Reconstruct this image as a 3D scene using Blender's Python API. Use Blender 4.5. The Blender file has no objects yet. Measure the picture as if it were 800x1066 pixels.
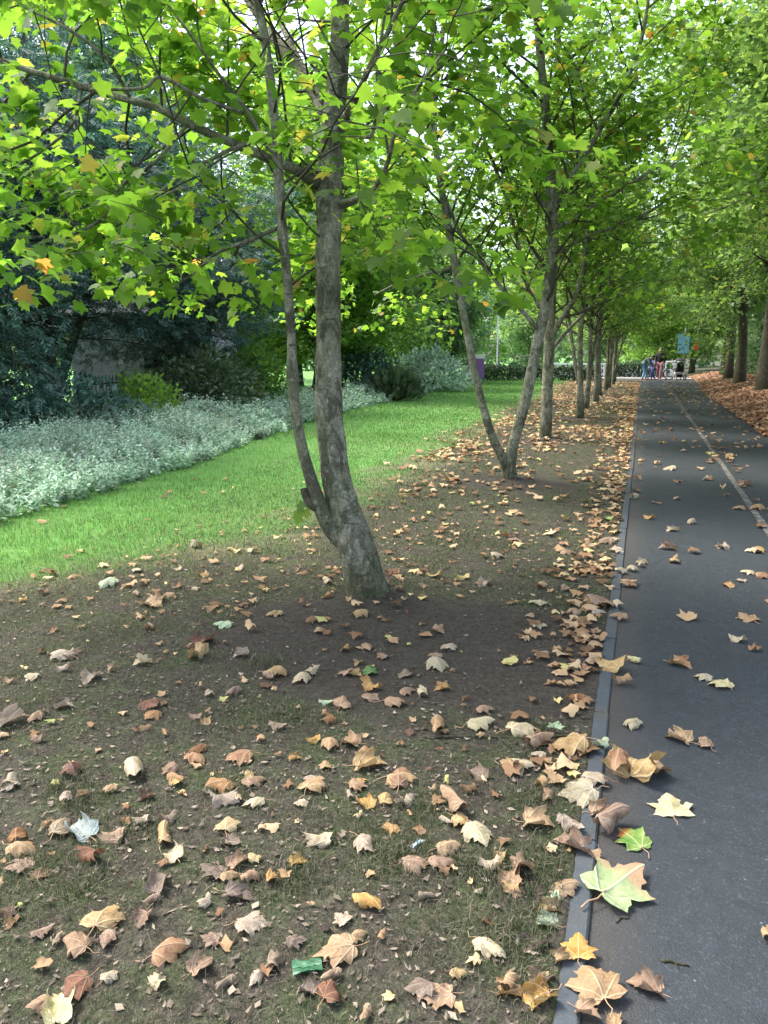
import bpy, math, random
import numpy as np

SEED = 11
rng = np.random.default_rng(SEED)
random.seed(SEED)
scene = bpy.context.scene
COL = scene.collection
R = math.radians

# ------------------------------------------------------------------ camera
H = 1.5
PSI, PITCH, FPX = R(18.34), R(11.7), 801.0
sp, cp, sn, cn = math.sin(PSI), math.cos(PSI), math.sin(PITCH), math.cos(PITCH)
CF = np.array([-sp * cn, cp * cn, -sn]); CR = np.array([cp, sp, 0.0]); CU = np.array([-sp * sn, cp * sn, cn])
CAM = np.array([0, 0, H])


def ray(px, py):
    return CF + (px - 400) / FPX * CR + (533 - py) / FPX * CU


def depth_of(p):
    return float(np.dot(np.asarray(p) - CAM, CF))


def at_y(px, py, Y):
    k = ray(px, py)
    return CAM + k * (Y / k[1])


cd = bpy.data.cameras.new('camera')
cam = bpy.data.objects.new('camera', cd)
COL.objects.link(cam)
cam.location = CAM
cam.rotation_euler = (R(90) - PITCH, 0, PSI)
cd.sensor_fit = 'VERTICAL'
cd.sensor_height = 36
cd.lens = FPX / 1066 * 36
cd.clip_start = 0.05
cd.clip_end = 2000
scene.camera = cam

# ------------------------------------------------------------------ noise and terrain


def _hash(i, j, s):
    n = (i.astype(np.int64) * 374761393 + j.astype(np.int64) * 668265263 + s * 1442695041) & 0xffffffff
    n = ((n ^ (n >> 13)) * 1274126177) & 0xffffffff
    return ((n ^ (n >> 16)) & 0xffff) / 65535.0


def vnoise(x, y, s=0):
    x = np.asarray(x, float); y = np.asarray(y, float)
    i = np.floor(x); j = np.floor(y)
    fx = x - i; fy = y - j
    fx = fx * fx * (3 - 2 * fx); fy = fy * fy * (3 - 2 * fy)
    a = _hash(i, j, s); b = _hash(i + 1, j, s); c = _hash(i, j + 1, s); d = _hash(i + 1, j + 1, s)
    return (a + (b - a) * fx) * (1 - fy) + (c + (d - c) * fx) * fy


def fbm(x, y, s=0, o=4):
    v = 0; a = .5; f = 1.0
    for k in range(o):
        v = v + a * (vnoise(np.asarray(x) * f + 17 * k, np.asarray(y) * f - 9 * k, s + k) - .5) * 2
        a *= .5; f *= 2.03
    return v


def sstep(a, b, x):
    t = np.clip((np.asarray(x, float) - a) / (b - a), 0, 1)
    return t * t * (3 - 2 * t)


def path_right(y):
    return 2.3 + .55 * sstep(28, 46, y)


def bed_edge(y):
    return np.interp(y, [0, 5.2, 8.6, 12.6, 20, 27, 37, 60], [-5.4, -5.3, -5.55, -6.3, -7.2, -7.4, -7.6, -8])


def lawn_edge(y):
    return np.interp(y, [0, 3, 4, 5.2, 8, 11.4, 19.4, 38], [-4.8, -4.3, -3.5, -2.7, -2.5, -2.75, -3.0, -3.6])


LEFT_ROW = [(-1.5, 4.28), (-1.39, 8.93), (-1.5, 13.68), (-1.3, 18.13), (-1.42, 21.6), (-1.35, 25.2), (-1.4, 28.6), (-1.36, 32.2),
            (-1.4, 35.6), (-1.35, 39.2), (-1.4, 42.6)]


def height(x, y):
    x = np.asarray(x, float); y = np.asarray(y, float)
    pr = path_right(y)
    z = .012 + .02 * fbm(x * .5, y * .5, 3, 3)
    z = z + .10 * sstep(0, 2.5, bed_edge(y) - x) - .30 * sstep(3.0, 8, bed_edge(y) - x)
    r = np.clip(x - pr, 0, 40)
    z = z + .2 * np.minimum(r, 1.5) + .06 * np.clip(r - 1.5, 0, 8)
    on = (x > -.105) & (x < pr)
    z = np.where(on & (y < 47.5), -.05, z)
    for tx, ty in LEFT_ROW[:4]:
        d = np.hypot(x - tx, y - ty)
        z = z + .05 * np.exp(-(d / .35) ** 2)
    z = z - .012 * np.clip(y - 50, 0, 60)
    return z


def fine_h(x, y):
    near = np.exp(-np.hypot(x, y) / 7)
    return near * (.012 * fbm(x * 5, y * 5, 21, 4) + .010 * fbm(x * 24, y * 24, 27, 2))


def hz(x, y):
    x = np.asarray(x, float); y = np.asarray(y, float)
    on = (x > -.105) & (x < path_right(y)) & (y < 47.5)
    kerb = (x > -.11) & (x < -.035) & (y < 47.5)
    return np.where(kerb, .014, np.where(on, 0.0, height(x, y) + fine_h(x, y)))


def ground_many(px, py):
    """where the rays through these pixels meet the terrain (all at once)."""
    px = np.asarray(px, float); py = np.asarray(py, float)
    k = CF + (px[:, None] - 400) / FPX * CR + (533 - py[:, None]) / FPX * CU
    z = np.zeros(len(px))
    for _ in range(14):
        t = (z - H) / k[:, 2]
        p = CAM + k * t[:, None]
        z = .5 * z + .5 * hz(p[:, 0], p[:, 1])
    return p


def ground_px(px, py):
    return ground_many([px], [py])[0]


def lawn_mask(x, y):
    e = lawn_edge(y)
    d = e - x + .55 * fbm(np.asarray(x) * .9, np.asarray(y) * .5, 5, 3)
    return sstep(-.7, 1.1, d + .25 * fbm(np.asarray(x) * 3.5, np.asarray(y) * 2.5, 15, 3))


def soil_mask(x, y):
    n = .35 * fbm(np.asarray(x) * 1.6, np.asarray(y) * 1.6, 8, 3)
    d = np.hypot((x + 1.0) / 1.25, (y - 3.65) / .85) + n
    m = 1 - sstep(.75, 1.15, d)
    for tx, ty in LEFT_ROW[1:]:
        d = np.hypot(x - tx, y - ty) + n
        m = np.maximum(m, 1 - sstep(.45, .8, d))
    return m


# ------------------------------------------------------------------ mesh helpers
class MB:
    def __init__(self):
        self.v = []; self.f = []; self.n = 0; self.uv = []

    def add(self, v, faces, uv=None):
        v = np.asarray(v, float).reshape(-1, 3)
        self.v.append(v)
        for f in (faces if isinstance(faces, list) else [faces]):
            f = np.atleast_2d(np.asarray(f, np.int64))
            if f.size: self.f.append(f + self.n)
        self.uv.append(np.zeros((len(v), 2)) if uv is None else np.asarray(uv, float))
        self.n += len(v)

    def mesh(self, name, mat=None, smooth=True, attrs=None, uv=False):
        me = bpy.data.meshes.new(name)
        v = np.concatenate(self.v) if self.v else np.zeros((0, 3))
        me.vertices.add(len(v)); me.vertices.foreach_set('co', v.ravel().astype(np.float32))
        lv = np.concatenate([f.ravel() for f in self.f]); cnt = np.concatenate([np.full(len(f), f.shape[1]) for f in self.f])
        me.loops.add(len(lv)); me.loops.foreach_set('vertex_index', lv.astype(np.int32))
        st = np.concatenate([[0], np.cumsum(cnt)[:-1]])
        me.polygons.add(len(cnt)); me.polygons.foreach_set('loop_start', st.astype(np.int32))
        me.polygons.foreach_set('use_smooth', np.full(len(cnt), smooth))
        if uv:
            u = np.concatenate(self.uv)[lv]
            me.uv_layers.new(name='UVMap').data.foreach_set('uv', u.ravel().astype(np.float32))
        for k, a in (attrs or {}).items():
            at = me.attributes.new(k, 'FLOAT', 'POINT'); at.data.foreach_set('value', np.asarray(a, np.float32))
        me.update(calc_edges=True)
        me.validate()
        if mat: me.materials.append(mat)
        return me

    def build(self, name, mat, parent=None, **k):
        return link(name, self.mesh(name, mat, **k), parent)

    def box(self, c, s, rz=0, bev=0):
        c = np.asarray(c, float); s = np.asarray(s, float) / 2
        q = np.array([(-1, -1, -1), (1, -1, -1), (1, 1, -1), (-1, 1, -1), (-1, -1, 1), (1, -1, 1), (1, 1, 1), (-1, 1, 1)]) * s
        ca, sa = math.cos(rz), math.sin(rz)
        q = np.c_[q[:, 0] * ca - q[:, 1] * sa, q[:, 0] * sa + q[:, 1] * ca, q[:, 2]] + c
        self.add(q, np.array([(0, 3, 2, 1), (4, 5, 6, 7), (0, 1, 5, 4), (1, 2, 6, 5), (2, 3, 7, 6), (3, 0, 4, 7)]))

    def tube(self, pts, rad, n=8, cap=True, rough=0, seed=0):
        pts = np.asarray(pts, float); rad = np.broadcast_to(np.asarray(rad, float), (len(pts),))
        T = np.gradient(pts, axis=0); T /= np.linalg.norm(T, axis=1)[:, None] + 1e-9
        a = np.array([1.0, 0, 0]) if abs(T[0][0]) < .8 else np.array([0, 1.0, 0])
        N = []
        nrm = np.cross(T[0], a); nrm /= np.linalg.norm(nrm)
        for t in T:
            nrm = nrm - t * np.dot(nrm, t); nrm /= np.linalg.norm(nrm) + 1e-9
            N.append(nrm)
        N = np.array(N); B = np.cross(T, N)
        ang = np.arange(n) * 2 * math.pi / n
        rr = rad[:, None] * np.ones(n)
        if rough:
            s = np.cumsum(np.r_[0, np.linalg.norm(np.diff(pts, axis=0), axis=1)])
            rr = rr * (1 + rough * fbm(np.cos(ang)[None] * 2 + 5 + s[:, None] * 0, s[:, None] * 7 + np.sin(ang)[None] * 2, seed, 3))
        V = pts[:, None] + rr[..., None] * (np.cos(ang)[None, :, None] * N[:, None] + np.sin(ang)[None, :, None] * B[:, None])
        m = len(pts)
        i = np.arange(m - 1)[:, None] * n + np.arange(n)[None]
        j = np.arange(m - 1)[:, None] * n + (np.arange(n)[None] + 1) % n
        F = np.stack([i, j, j + n, i + n], -1).reshape(-1, 4)
        V = V.reshape(-1, 3)
        fs = [F]
        if cap:
            V = np.r_[V, pts[:1], pts[-1:]]
            k = np.arange(n); k2 = (k + 1) % n
            fs.append(np.stack([np.full(n, m * n), k2, k], -1))
            fs.append(np.stack([np.full(n, m * n + 1), (m - 1) * n + k, (m - 1) * n + k2], -1))
        self.add(V, fs)

    def ball(self, c, r, n=10, m=7, noise=0, seed=0):
        c = np.asarray(c, float); r = np.broadcast_to(np.asarray(r, float), (3,))
        th = np.linspace(.02, math.pi - .02, m); ph = np.arange(n) * 2 * math.pi / n
        V = np.stack([np.sin(th)[:, None] * np.cos(ph), np.sin(th)[:, None] * np.sin(ph), np.cos(th)[:, None] * np.ones(n)], -1)
        V = V * r + c
        i = np.arange(m - 1)[:, None] * n + np.arange(n)[None]
        j = np.arange(m - 1)[:, None] * n + (np.arange(n)[None] + 1) % n
        self.add(V.reshape(-1, 3), np.stack([i, i + n, j + n, j], -1).reshape(-1, 4))


def link(name, data, parent=None):
    o = bpy.data.objects.new(name, data)
    COL.objects.link(o)
    if parent: o.parent = parent
    return o


def tag(o, label=None, cat=None, group=None, kind=None):
    if label: o['label'] = label
    if cat: o['category'] = cat
    if group: o['group'] = group
    if kind: o['kind'] = kind
    return o


def empty(name, loc, rz=0):
    o = link(name, None)
    o.location = loc; o.rotation_euler = (0, 0, rz)
    o.empty_display_size = .2
    return o


def copy_tree(o, parent=None):
    c = o.copy(); COL.objects.link(c)
    if parent: c.parent = parent
    for ch in list(o.children): copy_tree(ch, c)
    return c


def smooth_line(p, n):
    """Catmull-Rom through rows of p (any columns), n samples per span."""
    p = np.asarray(p, float)
    q = np.vstack([2 * p[0] - p[1], p, 2 * p[-1] - p[-2]])
    out = []
    for i in range(1, len(q) - 2):
        t = np.linspace(0, 1, n, endpoint=False)[:, None]
        a, b, c, d = q[i - 1], q[i], q[i + 1], q[i + 2]
        out.append(.5 * (2 * b + (c - a) * t + (2 * a - 5 * b + 4 * c - d) * t ** 2 + (3 * b - a - 3 * c + d) * t ** 3))
    out.append(p[-1:])
    return np.concatenate(out)


# ------------------------------------------------------------------ materials
class NT:
    def __init__(self, name):
        self.m = bpy.data.materials.new(name); self.m.use_nodes = True
        self.t = self.m.node_tree; self.t.nodes.clear()
        self.out = self.t.nodes.new('ShaderNodeOutputMaterial')

    def n(self, typ, **k):
        nd = self.t.nodes.new(typ)
        for a, b in k.items():
            if a.startswith('i_'):
                key = a[2:]
                key = int(key) if key.isdigit() else key.replace('_', ' ')
                self.put(nd.inputs[key], b)
            else: setattr(nd, a, b)
        return nd

    def put(self, sock, v):
        if isinstance(v, bpy.types.NodeSocket): self.t.links.new(v, sock)
        elif isinstance(v, bpy.types.Node): self.t.links.new(v.outputs[0], sock)
        else: sock.default_value = (*v, 1) if isinstance(v, tuple) and len(v) == 3 and sock.type == 'RGBA' else v

    def math(self, op, a, b=0.0, c=None, clamp=False):
        nd = self.t.nodes.new('ShaderNodeMath'); nd.operation = op; nd.use_clamp = clamp
        self.put(nd.inputs[0], a); self.put(nd.inputs[1], b)
        if c is not None: self.put(nd.inputs[2], c)
        return nd.outputs[0]

    def mix(self, f, a, b, mode='MIX'):
        nd = self.t.nodes.new('ShaderNodeMix'); nd.data_type = 'RGBA'; nd.blend_type = mode
        self.put(nd.inputs[0], f); self.put(nd.inputs[6], a); self.put(nd.inputs[7], b)
        return nd.outputs[2]

    def ramp(self, f, stops, interp='LINEAR'):
        nd = self.t.nodes.new('ShaderNodeValToRGB'); cr = nd.color_ramp; cr.interpolation = interp
        while len(cr.elements) < len(stops): cr.elements.new(.5)
        for e, (p, c) in zip(cr.elements, stops):
            e.position = p; e.color = (*c, 1) if not isinstance(c, (int, float)) else (c, c, c, 1)
        self.put(nd.inputs[0], f)
        return nd.outputs[0]

    def obj(self):
        return self.n('ShaderNodeTexCoord').outputs['Object']

    def pos(self):
        return self.n('ShaderNodeNewGeometry').outputs['Position']

    def noise(self, vec, scale, detail=3, rough=.55, dist=0):
        return self.n('ShaderNodeTexNoise', i_Vector=vec, i_Scale=scale, i_Detail=detail, i_Roughness=rough, i_Distortion=dist).outputs[0]

    def attr(self, name):
        return self.n('ShaderNodeAttribute', attribute_name=name).outputs['Fac']

    def island(self):
        return self.n('ShaderNodeNewGeometry').outputs['Random Per Island']

    def bump(self, h, s=.5, d=.01):
        return self.n('ShaderNodeBump', i_Height=h, i_Strength=s, i_Distance=d).outputs[0]

    def pbsdf(self, col, rough=.6, spec=.4, normal=None, **k):
        nd = self.n('ShaderNodeBsdfPrincipled')
        self.put(nd.inputs['Base Color'], col); self.put(nd.inputs['Roughness'], rough); self.put(nd.inputs['Specular IOR Level'], spec)
        if normal is not None: self.put(nd.inputs['Normal'], normal)
        for a, b in k.items(): self.put(nd.inputs[a.replace('_', ' ')], b)
        return nd.outputs[0]

    def done(self, sh):
        self.put(self.out.inputs['Surface'], sh)
        return self.m


def simple(name, col, rough=.6, spec=.4, var=.25, scale=30, **k):
    t = NT(name)
    n = t.noise(t.obj(), scale, 4)
    c = t.mix(n, tuple(v * (1 - var) for v in col), tuple(min(1, v * (1 + var)) for v in col))
    return t.done(t.pbsdf(c, rough, spec, t.bump(n, .15, .004), **k))


def leaf_mat(name, stops, trans, tfac=.5, rough=.5, spec=.35, clump=.35):
    """stops: random-per-leaf colour ramp; trans: how light shining through tints."""
    t = NT(name)
    r = t.island()
    c = t.ramp(r, stops)
    n = t.noise(t.obj(), 1.1, 2)
    c = t.mix(clump, c, t.mix(1.0, c, t.ramp(n, [(.3, .45), (.7, 1.5)]), 'MULTIPLY'))
    p = t.pbsdf(c, rough, spec)
    tc = t.mix(1.0, c, trans, 'MULTIPLY')
    tr = t.n('ShaderNodeBsdfTranslucent', i_Color=tc).outputs[0]
    mx = t.n('ShaderNodeMixShader', i_0=tfac); t.put(mx.inputs[1], p); t.put(mx.inputs[2], tr)
    return t.done(mx.outputs[0])


def bark_mat(name, a, b, patch, algae=.5, scale=1.0):
    t = NT(name)
    o = t.obj()
    mp = t.n('ShaderNodeMapping', i_Vector=o, i_Scale=(1, 1, .55)).outputs[0]
    ring = t.n('ShaderNodeMapping', i_Vector=o, i_Scale=(1, 1, 6.0)).outputs[0]
    n1 = t.noise(mp, 13 * scale, 6, .68, .6)
    n2 = t.noise(ring, 6 * scale, 4, .65, .3)
    n3 = t.noise(o, 75 * scale, 5, .7)
    n4 = t.noise(mp, 34 * scale, 5, .7, 1.0)
    c = t.mix(t.ramp(n1, [(.38, 0.0), (.60, 1.0)]), a, b)
    c = t.mix(t.ramp(n4, [(.53, 0.0), (.60, .75)]), c, patch)
    c = t.mix(t.ramp(t.noise(mp, 7 * scale, 6, .7, .8), [(.50, 0.0), (.58, .75)]), c, (.042, .038, .026))
    c = t.mix(t.ramp(n2, [(.60, 0.0), (.68, .5)]), c, (.034, .029, .02))
    c = t.mix(t.ramp(t.noise(o, 3.2, 4), [(.4, 0.0), (.66, algae)]), c, (.075, .09, .035))
    z = t.n('ShaderNodeSeparateXYZ', i_0=o).outputs[2]
    low = t.math('SUBTRACT', 1.0, t.math('ADD', t.math('MULTIPLY', z, 1.5), t.math('MULTIPLY', t.math('SUBTRACT', n1, .5), 1.6)), clamp=True)
    c = t.mix(t.math('MULTIPLY', low, .85), c, t.mix(t.ramp(n4, [(.42, 0.0), (.58, 1.0)]), (.024, .022, .015), (.055, .062, .026)))
    c = t.mix(.65, c, t.mix(1.0, c, t.ramp(n3, [(.28, .35), (.72, 1.7)]), 'MULTIPLY'))
    hh = t.math('ADD', t.math('ADD', t.math('MULTIPLY', n1, .7), t.math('MULTIPLY', n3, .5)), t.math('MULTIPLY', n4, .5))
    hh = t.math('SUBTRACT', hh, t.ramp(n2, [(.6, 0.0), (.68, .2)]))
    return t.done(t.pbsdf(c, .88, .2, t.bump(hh, 1.0, .018)))


M = {}
M['bark'] = bark_mat('mottled_bark', (.14, .135, .095), (.26, .25, .185), (.40, .39, .31))
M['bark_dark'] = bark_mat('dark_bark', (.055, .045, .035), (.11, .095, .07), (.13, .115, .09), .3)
M['twig'] = simple('twig_bark', (.055, .05, .035), .8, .2)

G_ = [(0, (.05, .115, .015)), (.35, (.085, .175, .022)), (.7, (.125, .23, .03)), (.95, (.17, .26, .04)), (.985, (.28, .25, .05)), (1, (.28, .13, .04))]
M['leaf_near'] = leaf_mat('near_plane_leaf', G_, (2.35, 2.3, 1.5), .6)
M['leaf_row'] = leaf_mat('row_plane_leaf', [(0, (.06, .13, .03)), (.5, (.11, .205, .045)), (.97, (.17, .265, .065)), (1, (.26, .23, .07))], (2.2, 2.1, 1.5), .56)
M['leaf_right'] = leaf_mat('right_row_leaf', [(0, (.05, .11, .03)), (.5, (.10, .185, .048)), (1, (.175, .265, .075))], (2.2, 2.1, 1.5), .54)
M['leaf_yew'] = leaf_mat('dark_spray_leaf', [(0, (.018, .048, .035)), (.5, (.055, .12, .09)), (1, (.16, .26, .22))], (1.0, 1.3, 1.15), .3, .5, .4)  # pale bluish end of the ramp paints sky highlights onto the sprays
M['leaf_far'] = leaf_mat('far_leaf', [(0, (.07, .14, .065)), (.5, (.125, .21, .095)), (1, (.21, .30, .14))], (1.6, 1.7, 1.3), .5)  # paler, bluer tone puts the distance haze into the leaf colour
M['leaf_bright'] = leaf_mat('bright_leaf', [(0, (.07, .15, .025)), (.6, (.13, .25, .04)), (1, (.21, .33, .07))], (1.9, 1.9, 1.2), .55)
M['leaf_silver'] = leaf_mat('silver_leaf', [(0, (.13, .22, .125)), (.3, (.27, .39, .26)), (.65, (.46, .58, .45)), (.95, (.64, .73, .62)), (1, (.44, .37, .25))], (1.0, 1.1, 1.0), .4, .6, .3, .75)
M['leaf_hedge'] = leaf_mat('hedge_leaf', [(0, (.04, .075, .035)), (.6, (.075, .12, .055)), (1, (.15, .20, .10))], (1.2, 1.3, 1.0), .3)
M['blade_lawn'] = leaf_mat('lawn_blade', [(0, (.07, .17, .038)), (.5, (.12, .255, .06)), (.85, (.18, .30, .09)), (1, (.30, .28, .15))], (1.4, 1.4, 1.0), .4, .6, .3)
M['blade_worn'] = leaf_mat('worn_blade', [(0, (.03, .055, .02)), (.4, (.06, .09, .035)), (.62, (.095, .095, .06)), (1, (.23, .20, .145))], (1.2, 1.2, 1.0), .3, .7, .2)
M['chips'] = leaf_mat('leaf_chip', [(0, (.04, .03, .024)), (.25, (.075, .058, .045)), (.4, (.13, .105, .08)), (.8, (.22, .18, .14)), (1, (.36, .30, .23))], (1, .9, .7), .15, .8, .2)
M['litter'] = leaf_mat('litter_leaf', [(0, (.11, .062, .034)), (.3, (.22, .13, .07)), (.6, (.35, .23, .125)), (.88, (.47, .35, .21)), (.96, (.52, .43, .18)), (1, (.2, .26, .09))],
                       (1, .85, .6), .2, .75, .2, .2)
M['litter_red'] = leaf_mat('verge_litter_leaf', [(0, (.10, .05, .03)), (.35, (.22, .115, .065)), (.7, (.34, .20, .12)), (1, (.48, .34, .22))], (1, .85, .6), .2, .75, .2, .2)


def ground_material():
    t = NT('worn_ground')
    p = t.pos()
    lawn, soil = t.attr('lawn'), t.attr('soil')
    nA = t.noise(p, 3.0, 5, .6); nB = t.noise(p, 22, 5, .65); nC = t.noise(p, 120, 4, .65)
    vor = t.n('ShaderNodeTexVoronoi', i_Vector=p, i_Scale=75.0).outputs['Color']
    vr = t.n('ShaderNodeSeparateColor', i_0=vor).outputs[0]
    earth = t.mix(nB, (.029, .025, .020), (.078, .067, .054))
    thatch = t.mix(nB, (.036, .033, .026), (.092, .084, .064))
    green = t.mix(nB, (.028, .042, .018), (.072, .085, .04))
    c = t.mix(t.ramp(nA, [(.36, 0.0), (.58, 1.0)]), thatch, green)
    c = t.mix(t.ramp(t.noise(p, 7, 4, .6), [(.44, 0.0), (.58, .85)]), c, earth)
    c = t.mix(t.ramp(t.math('ADD', soil, t.math('MULTIPLY', t.math('SUBTRACT', nA, .5), .5)), [(0.15, 0.0), (1.0, .93)]), c, earth)
    chips = t.ramp(vr, [(.80, 0.0), (.84, 1.0)], 'LINEAR')
    chips = t.math('MULTIPLY', chips, t.math('SUBTRACT', 1.0, soil, clamp=True))
    c = t.mix(t.math('MULTIPLY', chips, .16), c, t.mix(nB, (.13, .10, .075), (.30, .23, .17)))
    lw = t.mix(t.ramp(nA, [(.3, 0.0), (.7, 1.0)]), (.075, .20, .04), (.125, .28, .066))
    lw = t.mix(t.ramp(t.noise(p, .55, 3, .5), [(.45, 0.0), (.75, .55)]), lw, (.16, .215, .085))
    # dry strip where the lawn meets the worn ground
    dry = t.math('MULTIPLY', lawn, t.math('SUBTRACT', 1.0, lawn)); dry = t.math('MULTIPLY', dry, 3.2, clamp=True)
    c = t.mix(t.ramp(t.math('ADD', lawn, t.math('MULTIPLY', t.math('SUBTRACT', nB, .5), .7)), [(.2, 0.0), (.9, 1.0)]), c, lw)
    c = t.mix(t.math('MULTIPLY', dry, t.ramp(t.noise(p, 1.3, 3), [(.42, 0.0), (.6, .8)])), c, (.21, .18, .115))
    c = t.mix(.7, c, t.mix(1.0, c, t.ramp(nC, [(.25, .45), (.75, 1.55)]), 'MULTIPLY'))
    clod = t.noise(p, 48, 5, .7, .6)
    c = t.mix(.75, c, t.mix(1.0, c, t.ramp(clod, [(.32, .48), (.5, 1.08), (.7, 1.75)]), 'MULTIPLY'))
    b = t.bump(t.math('ADD', t.math('ADD', nC, t.math('MULTIPLY', nB, 1.5)), clod), 1.0, .016)
    return t.done(t.pbsdf(c, .92, .15, b))


def asphalt_material():
    t = NT('dark_asphalt')
    p = t.pos()
    n1 = t.noise(p, 1.6, 4, .6); n2 = t.noise(p, 240, 3, .7); n3 = t.noise(p, 18, 4, .6)
    v = t.n('ShaderNodeTexVoronoi', i_Vector=p, i_Scale=190.0)
    vc = t.n('ShaderNodeSeparateColor', i_0=v.outputs['Color']).outputs[0]
    c = t.mix(n1, (.014, .0185, .022), (.027, .033, .038))
    c = t.mix(t.ramp(vc, [(.86, 0.0), (.95, .4)]), c, (.07, .075, .078))
    c = t.mix(t.ramp(vc, [(.05, .6), (.14, 0.0)]), c, (.016, .018, .02))
    v2 = t.n('ShaderNodeTexVoronoi', i_Vector=p, i_Scale=34.0)
    sp_ = t.math('MULTIPLY', t.ramp(v2.outputs['Distance'], [(.09, 1.0), (.14, 0.0)]), t.ramp(t.n('ShaderNodeSeparateColor', i_0=v2.outputs['Color']).outputs[1], [(.86, 0.0), (.9, 1.0)]))
    c = t.mix(t.math('MULTIPLY', sp_, .5), c, (.20, .19, .175))
    c = t.mix(.4, c, t.mix(1.0, c, t.ramp(n3, [(.3, .6), (.7, 1.4)]), 'MULTIPLY'))
    x = t.n('ShaderNodeSeparateXYZ', i_0=p).outputs[0]
    c = t.mix(t.ramp(t.math('ADD', x, t.math('MULTIPLY', n3, .12)), [(0.0, .55), (.2, 0.0)]), c, (.06, .05, .04))
    b = t.bump(t.math('ADD', v.outputs['Distance'], t.math('MULTIPLY', n2, .6)), .5, .004)
    return t.done(t.pbsdf(c, t.ramp(n3, [(.3, .6), (.7, .8)]), .3, b))


def line_material():
    t = NT('worn_line_paint')
    p = t.pos()
    n = t.noise(p, 16, 5, .7); n2 = t.noise(p, 120, 3, .7)
    c = t.mix(n2, (.13, .115, .095), (.25, .22, .18))
    c = t.mix(t.ramp(t.math('ADD', n, t.math('MULTIPLY', n2, .4)), [(.60, 0.0), (.72, 1.0)]), c, (.05, .052, .052))
    return t.done(t.pbsdf(c, .8, .3, t.bump(n2, .3, .003)))


def kerb_material():
    t = NT('edging_concrete')
    p = t.pos()
    n = t.noise(p, 30, 5, .65); n2 = t.noise(p, 150, 3, .6)
    c = t.mix(n, (.030, .037, .043), (.062, .073, .081))
    c = t.mix(t.ramp(t.noise(p, 5, 4), [(.5, 0.0), (.68, .6)]), c, (.06, .055, .045))
    c = t.mix(.5, c, t.mix(1.0, c, t.ramp(n2, [(.25, .6), (.75, 1.4)]), 'MULTIPLY'))
    return t.done(t.pbsdf(c, .8, .3, t.bump(n2, .4, .004)))


M['ground'] = ground_material(); M['asphalt'] = asphalt_material(); M['line'] = line_material(); M['kerb'] = kerb_material()

# ------------------------------------------------------------------ ground, path, kerb


def axis_pts(lo, hi, dense_lo, dense_hi, step, grow=1.13):
    a = list(np.arange(dense_lo, dense_hi + 1e-6, step))
    s = step; v = a[-1]
    while v < hi:
        s *= grow; v += s; a.append(v)
    s = step; v = dense_lo
    while v > lo:
        s *= grow; v -= s; a.insert(0, v)
    return np.array(a)


xs = axis_pts(-420, 420, -3.4, -.115, .022, 1.06)
xs = np.sort(np.unique(np.r_[xs[(xs < -.11)], -.11, -.105, -.045, 0.5, 1.2, 2.0, xs[xs > 2.1]]))
ys = axis_pts(-160, 520, .9, 5.2, .024, 1.05)
X, Y = np.meshgrid(xs, ys)
Z = height(X, Y) + np.where((X > -.105) & (X < path_right(Y)), 0, fine_h(X, Y))
nx, ny = len(xs), len(ys)
i = (np.arange(ny - 1)[:, None] * nx + np.arange(nx - 1)[None]).ravel()
mb = MB()
mb.add(np.stack([X, Y, Z], -1).reshape(-1, 3), np.stack([i, i + 1, i + nx + 1, i + nx], -1))
tag(mb.build('ground', M['ground'], attrs={'lawn': (lawn_mask(X, Y) * (X < 0)).ravel(), 'soil': np.maximum(soil_mask(X, Y), sstep(.8, 2.2, bed_edge(Y) - X)).ravel()}), kind='structure')

py_ = np.r_[np.arange(-6, 12, .25), np.arange(12, 47.9, .75)]
for nm, m_, cols, z in (('path', M['asphalt'], None, 0.0), ('path_line', M['line'], (1.07, 1.135), .004)):
    mb = MB()
    yy = py_ if cols is None else py_[py_ > -5]
    rows = []
    for y in yy:
        xx = np.linspace(-.045, float(path_right(y)), 9) if cols is None else np.array(cols)
        rows.append(np.c_[xx, np.full(len(xx), y), np.full(len(xx), z)])
    k = len(rows[0]); q = np.arange(len(yy) - 1)[:, None] * k + np.arange(k - 1)[None]; q = q.ravel()
    mb.add(np.concatenate(rows), np.stack([q, q + 1, q + k + 1, q + k], -1))
    tag(mb.build(nm, m_), kind='structure')
mb = MB()   # pale cross path at the far end
mb.add([(-9, 47.9, .02), (9, 47.9, .02), (9, 50.4, .02), (-9, 50.4, .02)], [[0, 1, 2, 3]])
tag(mb.build('cross_path', simple('pale_paving', (.20, .195, .185), .8)), kind='structure')
mb = MB()
for k, y in enumerate(np.arange(-6, 47, .915)):
    dx = random.uniform(-.003, .003)
    w, hh = .030, .013 + random.uniform(-.003, .003)
    prof = np.array([(-w, -.1), (w, -.1), (w, hh - .006), (w - .006, hh), (-w + .006, hh), (-w, hh - .006)])
    v = [(-.0755 + dx + a, yy, b) for yy in (y + .004, y + .909) for a, b in prof]
    n = 6
    mb.add(v, [np.array([(a, (a + 1) % n, n + (a + 1) % n, n + a) for a in range(n)]), np.array([list(range(n))[::-1], list(range(n, 2 * n))])])
tag(mb.build('kerb', M['kerb'], smooth=False), kind='structure')

# ------------------------------------------------------------------ foliage generator
HALF_LO = [(0.0, 0.0), (.20, -.06), (.46, .10), (.32, .30), (.54, .58), (.27, .60)]


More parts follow.
